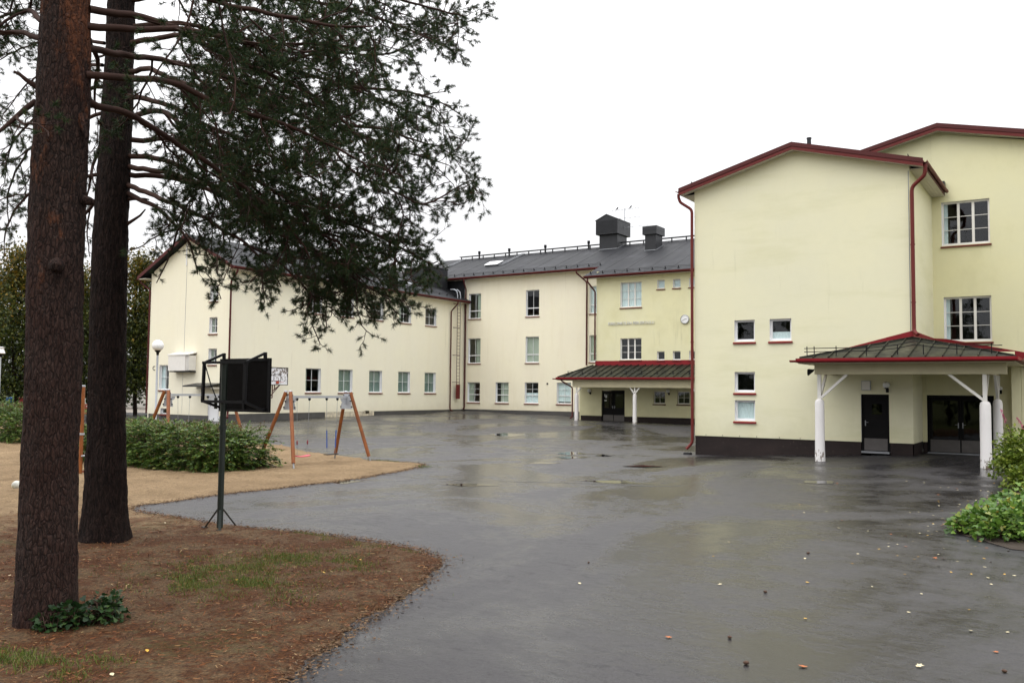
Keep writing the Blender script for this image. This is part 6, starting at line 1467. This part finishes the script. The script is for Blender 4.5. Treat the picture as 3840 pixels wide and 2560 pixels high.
birch(-60.5, 40.3, 12.2, 2.7, 31, 'yellowing birch with bright top just left of the ivory gable', 130, 0.72)
birch(-63.0, 36.6, 10.6, 2.8, 32, 'green and gold birch seen right of the second pine trunk', 130, 0.85)
birch(-66.5, 34.6, 12.4, 2.8, 33, 'golden-topped birch seen between the two pine trunks', 130, 0.70)
birch(-71.0, 33.0, 12.0, 3.0, 34, 'dark green birch behind the nearest pine trunk', 120, 0.7)
birch(-73.0, 28.5, 11.6, 3.0, 35, 'birch with orange upper leaves left of the nearest pine', 130, 0.66)
birch(-77.5, 26.5, 12.5, 3.2, 36, 'wide yellow-green birch at the far left edge above the lamp', 130, 0.72)
for i, (u, v, h, w) in enumerate(((-82, 48, 12, 3.6), (-88, 44, 13, 3.8), (-92, 38, 12.5, 3.8), (-96, 32, 13, 4), (-76, 52, 11, 3.4), (-98, 26, 12, 4), (-70, 55, 11, 3.3))):
    rs = np.random.RandomState(60 + i); z0 = gz(u, v); lab = ['far dark tree behind the gravel path', 'far dark tree left of the gravel path', 'broad dark tree in the far row, third from the path', 'tall dark tree in the far row left of the trunks', 'small dark tree beside the far gravel path', 'dark tree at the far left end of the row', 'dark tree right behind the ivory gable corner'][i]
    e = empty('far_tree', (u, v, z0), lab, 'tree', 'dark trees in the far row'); tb = Tubes(); tb.add([(u, v, z0 - 0.2), (u, v, z0 + h * 0.5), (u, v, z0 + h)], 0.2, 0.03, 8); tb.build('trunk', 'bark_dark', e)
    P, D = [], []
    for k in range(120):
        f = rs.uniform(0.02, 1.0); rad = w * (1.05 - 0.85 * f ** 2) * rs.uniform(0.2, 1.0); a = rs.uniform(0, 2 * np.pi); c = np.array([u + rad * math.cos(a), v + rad * math.sin(a), z0 + 0.4 + h * f * 0.95]); P.append(c + rs.normal(0, 0.6, (45, 3))); D.append(rs.normal(0, 1, (45, 3)))
    leaves('crown', np.concatenate(P), np.concatenate(D), rs.uniform(0.35, 0.6, 120 * 45), DIAMOND, 'far_leaf', rs, e)
hs = empty('house', (-87, 56, 0.6), 'small white house glimpsed between leaves far behind the gravel path', 'house')
mb = MB(); mb.box(-91, -83, 54, 60, 0, 3.4); mb.build('wall', 'white_warm', hs)
mb = MB(); mb.slab([(-91.5, 53.4, 3.3), (-82.5, 53.4, 3.3), (-82.5, 57, 5.2), (-91.5, 57, 5.2)], 0.12); mb.slab([(-91.5, 57.01, 5.2), (-82.5, 57.01, 5.2), (-82.5, 60.6, 3.3), (-91.5, 60.6, 3.3)], 0.12); mb.build('roof', 'roof_dark', hs)
for u in (-89.5, -86.0): window(hs, ('V', 54.0), u, u + 1.2, 1.5, 2.7, vb=(0.5,), rec=-0.08, sill=False)
mb = MB(); mb.box(-84.6, -83.7, 53.94, 54.0, 0.6, 2.7); mb.build('door', 'red_dark', hs)

# the wood across the road behind the photographer, mirrored in the upper panes
rs = np.random.RandomState(91); P, D = [], []; tb = Tubes()
for i in range(46):
    u = -55 + i * 2.3 + rs.normal(0, 1.0); v = -16 - abs(rs.normal(0, 5)) - 0.004 * (u + 5) ** 2; h = rs.uniform(10, 15.5); w = rs.uniform(1.6, 2.6); tb.add([(u, v, -0.2), (u + 0.1, v, h * 0.5), (u, v, h)], 0.18, 0.03, 6)
    for k in range(34):
        f = rs.uniform(0.12, 1); rad = w * (1.1 - 0.9 * f) * rs.uniform(0.3, 1.1); a = rs.uniform(0, 6.28); c = np.array([u + rad * math.cos(a), v + rad * math.sin(a), h * f]); P.append(c + rs.normal(0, 0.45, (14, 3))); D.append(rs.normal(0, 1, (14, 3)))
wd = leaves('woodland', np.concatenate(P), np.concatenate(D), rs.uniform(0.5, 0.9, 46 * 34 * 14), DIAMOND, 'far_leaf', rs)
tag(wd, 'dark conifer wood across the road, mirrored in the window panes', 'wood', kind='stuff')
tb.build('trunks', 'bark_dark', wd)

# ------------------------------------------------------------------ things lying on the ground
rs = np.random.RandomState(77)
def scatter_sheet(n, u0, u1, v0, v1, dens=None):
    P = np.stack([rs.uniform(u0, u1, n), rs.uniform(v0, v1, n)], 1)
    Pb = np.array(FLOOR); ins = np.zeros(n, bool)
    for a, b in zip(Pb, np.roll(Pb, -1, 0)):
        c = ((a[1] > P[:, 1]) != (b[1] > P[:, 1]))
        with np.errstate(divide='ignore', invalid='ignore'): ins ^= c & (P[:, 0] < (b[0] - a[0]) * (P[:, 1] - a[1]) / (b[1] - a[1]) + a[0])
    return P[ins]
P = scatter_sheet(60000, -19, -5, 1.0, 12.2); keep = rs.rand(len(P)) < np.clip(1.5 - (P[:, 1] * 0.75 - P[:, 0] * 0.55 - 9) / 9, 0.12, 1); P = P[keep]
Z = gz_arr(P[:, 0], P[:, 1]) + rs.uniform(0.03, 0.06, len(P)); D = np.stack([rs.normal(0, 1, len(P)), rs.normal(0, 1, len(P)), rs.normal(0, 0.12, len(P))], 1)
tag(leaves('needle_litter', np.column_stack([P, Z]), D, rs.uniform(0.025, 0.07, len(P)), [(0.06, 0), (0.07, 1), (-0.07, 1), (-0.06, 0)], 'litter_bits', rs), 'rust-brown fallen pine needles covering the ground under the pines', 'needle litter', kind='stuff')
E0 = np.array(FLOOR[1:24]); seg = np.linalg.norm(np.diff(E0, axis=0), axis=1); cs = np.concatenate([[0], np.cumsum(seg)]); q = rs.uniform(0, cs[-1], 16000)
ex = np.stack([np.interp(q, cs, E0[:, 0]), np.interp(q, cs, E0[:, 1])], 1) + rs.normal(0, 1, (16000, 2)) * (0.07 + 0.22 * rs.rand(16000, 1) ** 3)
D = np.stack([rs.normal(0, 1, 16000), rs.normal(0, 1, 16000), rs.normal(0, 0.1, 16000)], 1)
tag(leaves('edge_debris', np.column_stack([ex, gz_arr(ex[:, 0], ex[:, 1]) + rs.uniform(0.006, 0.03, 16000)]), D, rs.uniform(0.012, 0.045, 16000), [(0.15, 0), (0.2, 1), (-0.2, 1), (-0.15, 0)], 'edge_bits', rs), 'sand and needle crumbs spilled along the edge of the asphalt', 'debris', kind='stuff')
GP = []
for cu, cv, ru, rv, n in ((-9.9, 8.0, 1.3, 0.75, 6500), (-10.6, 8.9, 1.2, 0.9, 4500), (-10.2, 9.9, 1.3, 0.7, 4000), (-10.7, 11.3, 1.6, 0.16, 700), (-12.2, 11.55, 1.0, 0.14, 400), (-8.55, 4.7, 0.75, 0.25, 1500), (-8.0, 5.1, 0.4, 0.2, 500), (-18.6, 23.0, 0.6, 0.5, 260), (-21.0, 23.9, 1.0, 0.2, 300), (-24, 17.3, 1.8, 0.15, 500), (-12, 7, 3, 2.5, 800)):
    a = rs.normal(0, 0.5, (n, 2)) * np.array([ru, rv]); k = np.array([noise.noise(Vector((x * 2.2 + cu, y_ * 2.2 + cv, 3))) for x, y_ in a]); GP.append((a + np.array([cu, cv]))[k > -0.12])
GP = np.concatenate(GP); Z = gz_arr(GP[:, 0], GP[:, 1]) + 0.02; D = np.stack([rs.normal(0, 0.55, len(GP)), rs.normal(0, 0.55, len(GP)), np.ones(len(GP))], 1)
tag(leaves('grass', np.column_stack([GP, Z]), D, rs.uniform(0.03, 0.085, len(GP)), [(0.07, 0), (0.05, 0.6), (0.0, 1), (-0.07, 0)], 'grass_blade', rs), 'short thin grass growing in patches through the needle litter', 'grass', kind='stuff')

def leaf_obj(shape, size, mat, curl):
    me = bpy.data.meshes.new('fallen_leaf'); k = len(shape); vs = [(0, 0.45 * size, 0.01)] + [(x * size, y_ * size, 0.004 + curl * size * (abs(x) + 0.3 * abs(y_ - 0.5))) for x, y_ in shape]
    me.from_pydata(vs, [], [(0, i + 1, (i + 1) % k + 1) for i in range(k)]); me.materials.append(MATS[mat]); me.update(); return me
STAR = [(0, 0), (0.18, 0.2), (0.5, 0.15), (0.34, 0.42), (0.55, 0.65), (0.24, 0.66), (0, 1), (-0.24, 0.66), (-0.55, 0.65), (-0.34, 0.42), (-0.5, 0.15), (-0.18, 0.2)]
kinds = [('yellow', leaf_obj(OVAL, 0.07, 'leaf_yellow', 0.25)), ('pale', leaf_obj(OVAL, 0.075, 'leaf_pale', 0.12)), ('rust', leaf_obj(STAR, 0.09, 'leaf_rust', 0.3)), ('pale', leaf_obj(STAR, 0.085, 'leaf_pale', 0.15))]
LLAB = {'yellow': 'small yellow fallen leaf lying on the wet asphalt', 'pale': 'small pale fallen leaf lying on the wet asphalt', 'rust': 'curled rust-brown fallen leaf lying on the wet asphalt'}
spots = []
for i in range(30): spots.append((rs.uniform(-6.0, 0.2), rs.uniform(10, 28)))
for i in range(180): spots.append((rs.normal(-2.2, 0.8), 14 + 14 * rs.rand() ** 0.7))
spots += [(-0.85, 10.6), (-1.5, 9.6), (-2.4, 8.9), (-3.9, 9.1), (-1.2, 11.4), (-2.9, 10.8), (-4.4, 12.0), (-3.4, 12.9), (-6.0, 10.9), (-5.2, 14.0)]
for i, (u, v) in enumerate(spots):
    if u > -1.0 and v > 17.5: continue
    q = rs.choice([0, 1, 1, 1, 0, 3, 2]) if i < 210 else [2, 3, 2, 2, 1, 0, 3, 0, 1, 0][i - 210]
    o = bpy.data.objects.new('fallen_leaf', kinds[q][1]); COL.objects.link(o); o.location = (u, v, gz(u, v) + 0.008); o.rotation_euler = (rs.normal(0, 0.12), rs.normal(0, 0.12), rs.uniform(0, 6.28)); sc = rs.uniform(0.5, 0.85) * (1.25 if i >= 210 else 1.0); o.scale = (sc, sc, sc * 0.5)
    tag(o, LLAB[kinds[q][0]], 'leaf', kinds[q][0] + ' leaves on the asphalt')
for i in range(26):
    P2 = scatter_sheet(4, -16, -6, 3, 11.5)
    if len(P2) == 0: continue
    u, v = P2[0]; q = rs.choice([0, 1]); o = bpy.data.objects.new('fallen_leaf', kinds[q][1]); COL.objects.link(o); o.location = (u, v, gz(u, v) + 0.06); o.rotation_euler = (rs.normal(0, 0.2), rs.normal(0, 0.2), rs.uniform(0, 6.28)); o.scale = (0.8, 0.8, 0.8)
    tag(o, ('small yellow fallen leaf on the brown needle litter', 'small pale fallen leaf on the brown needle litter')[q], 'leaf', ('yellow', 'pale')[q] + ' leaves on the needle litter')
mbc = MB(); mbc.sphere((0, 0, 0.018), 0.022, 10, 8, (1, 1.5, 0.9)); cone0 = mbc.build('pine_cone', 'cone_brown', None, smooth=False)
csp = [(-2.9, 8.7), (-3.35, 9.5), (-6.6, 12.3), (-0.75, 9.9), (-3.7, 11.9), (-4.0, 15.2)]
for i, (u, v) in enumerate(csp):
    o = cone0 if i == 0 else cone0.copy()
    if i: COL.objects.link(o)
    o.location = (u, v, gz(u, v) + 0.002); o.rotation_euler = (0, 0, rs.uniform(0, 6)); s_ = rs.uniform(0.7, 1.0); o.scale = (s_, s_, s_)
    tag(o, ['dark pine cone on the asphalt near the bottom edge, left of centre right', 'dark pine cone on the asphalt, second from the bottom edge', 'dark pine cone on the asphalt close to the brown needle bed', 'dark pine cone on the asphalt in the bottom right corner', 'dark pine cone alone on the asphalt in the middle foreground', 'dark pine cone farthest out on the asphalt, towards the canopy'][i], 'pine cone', 'pine cones on the asphalt')
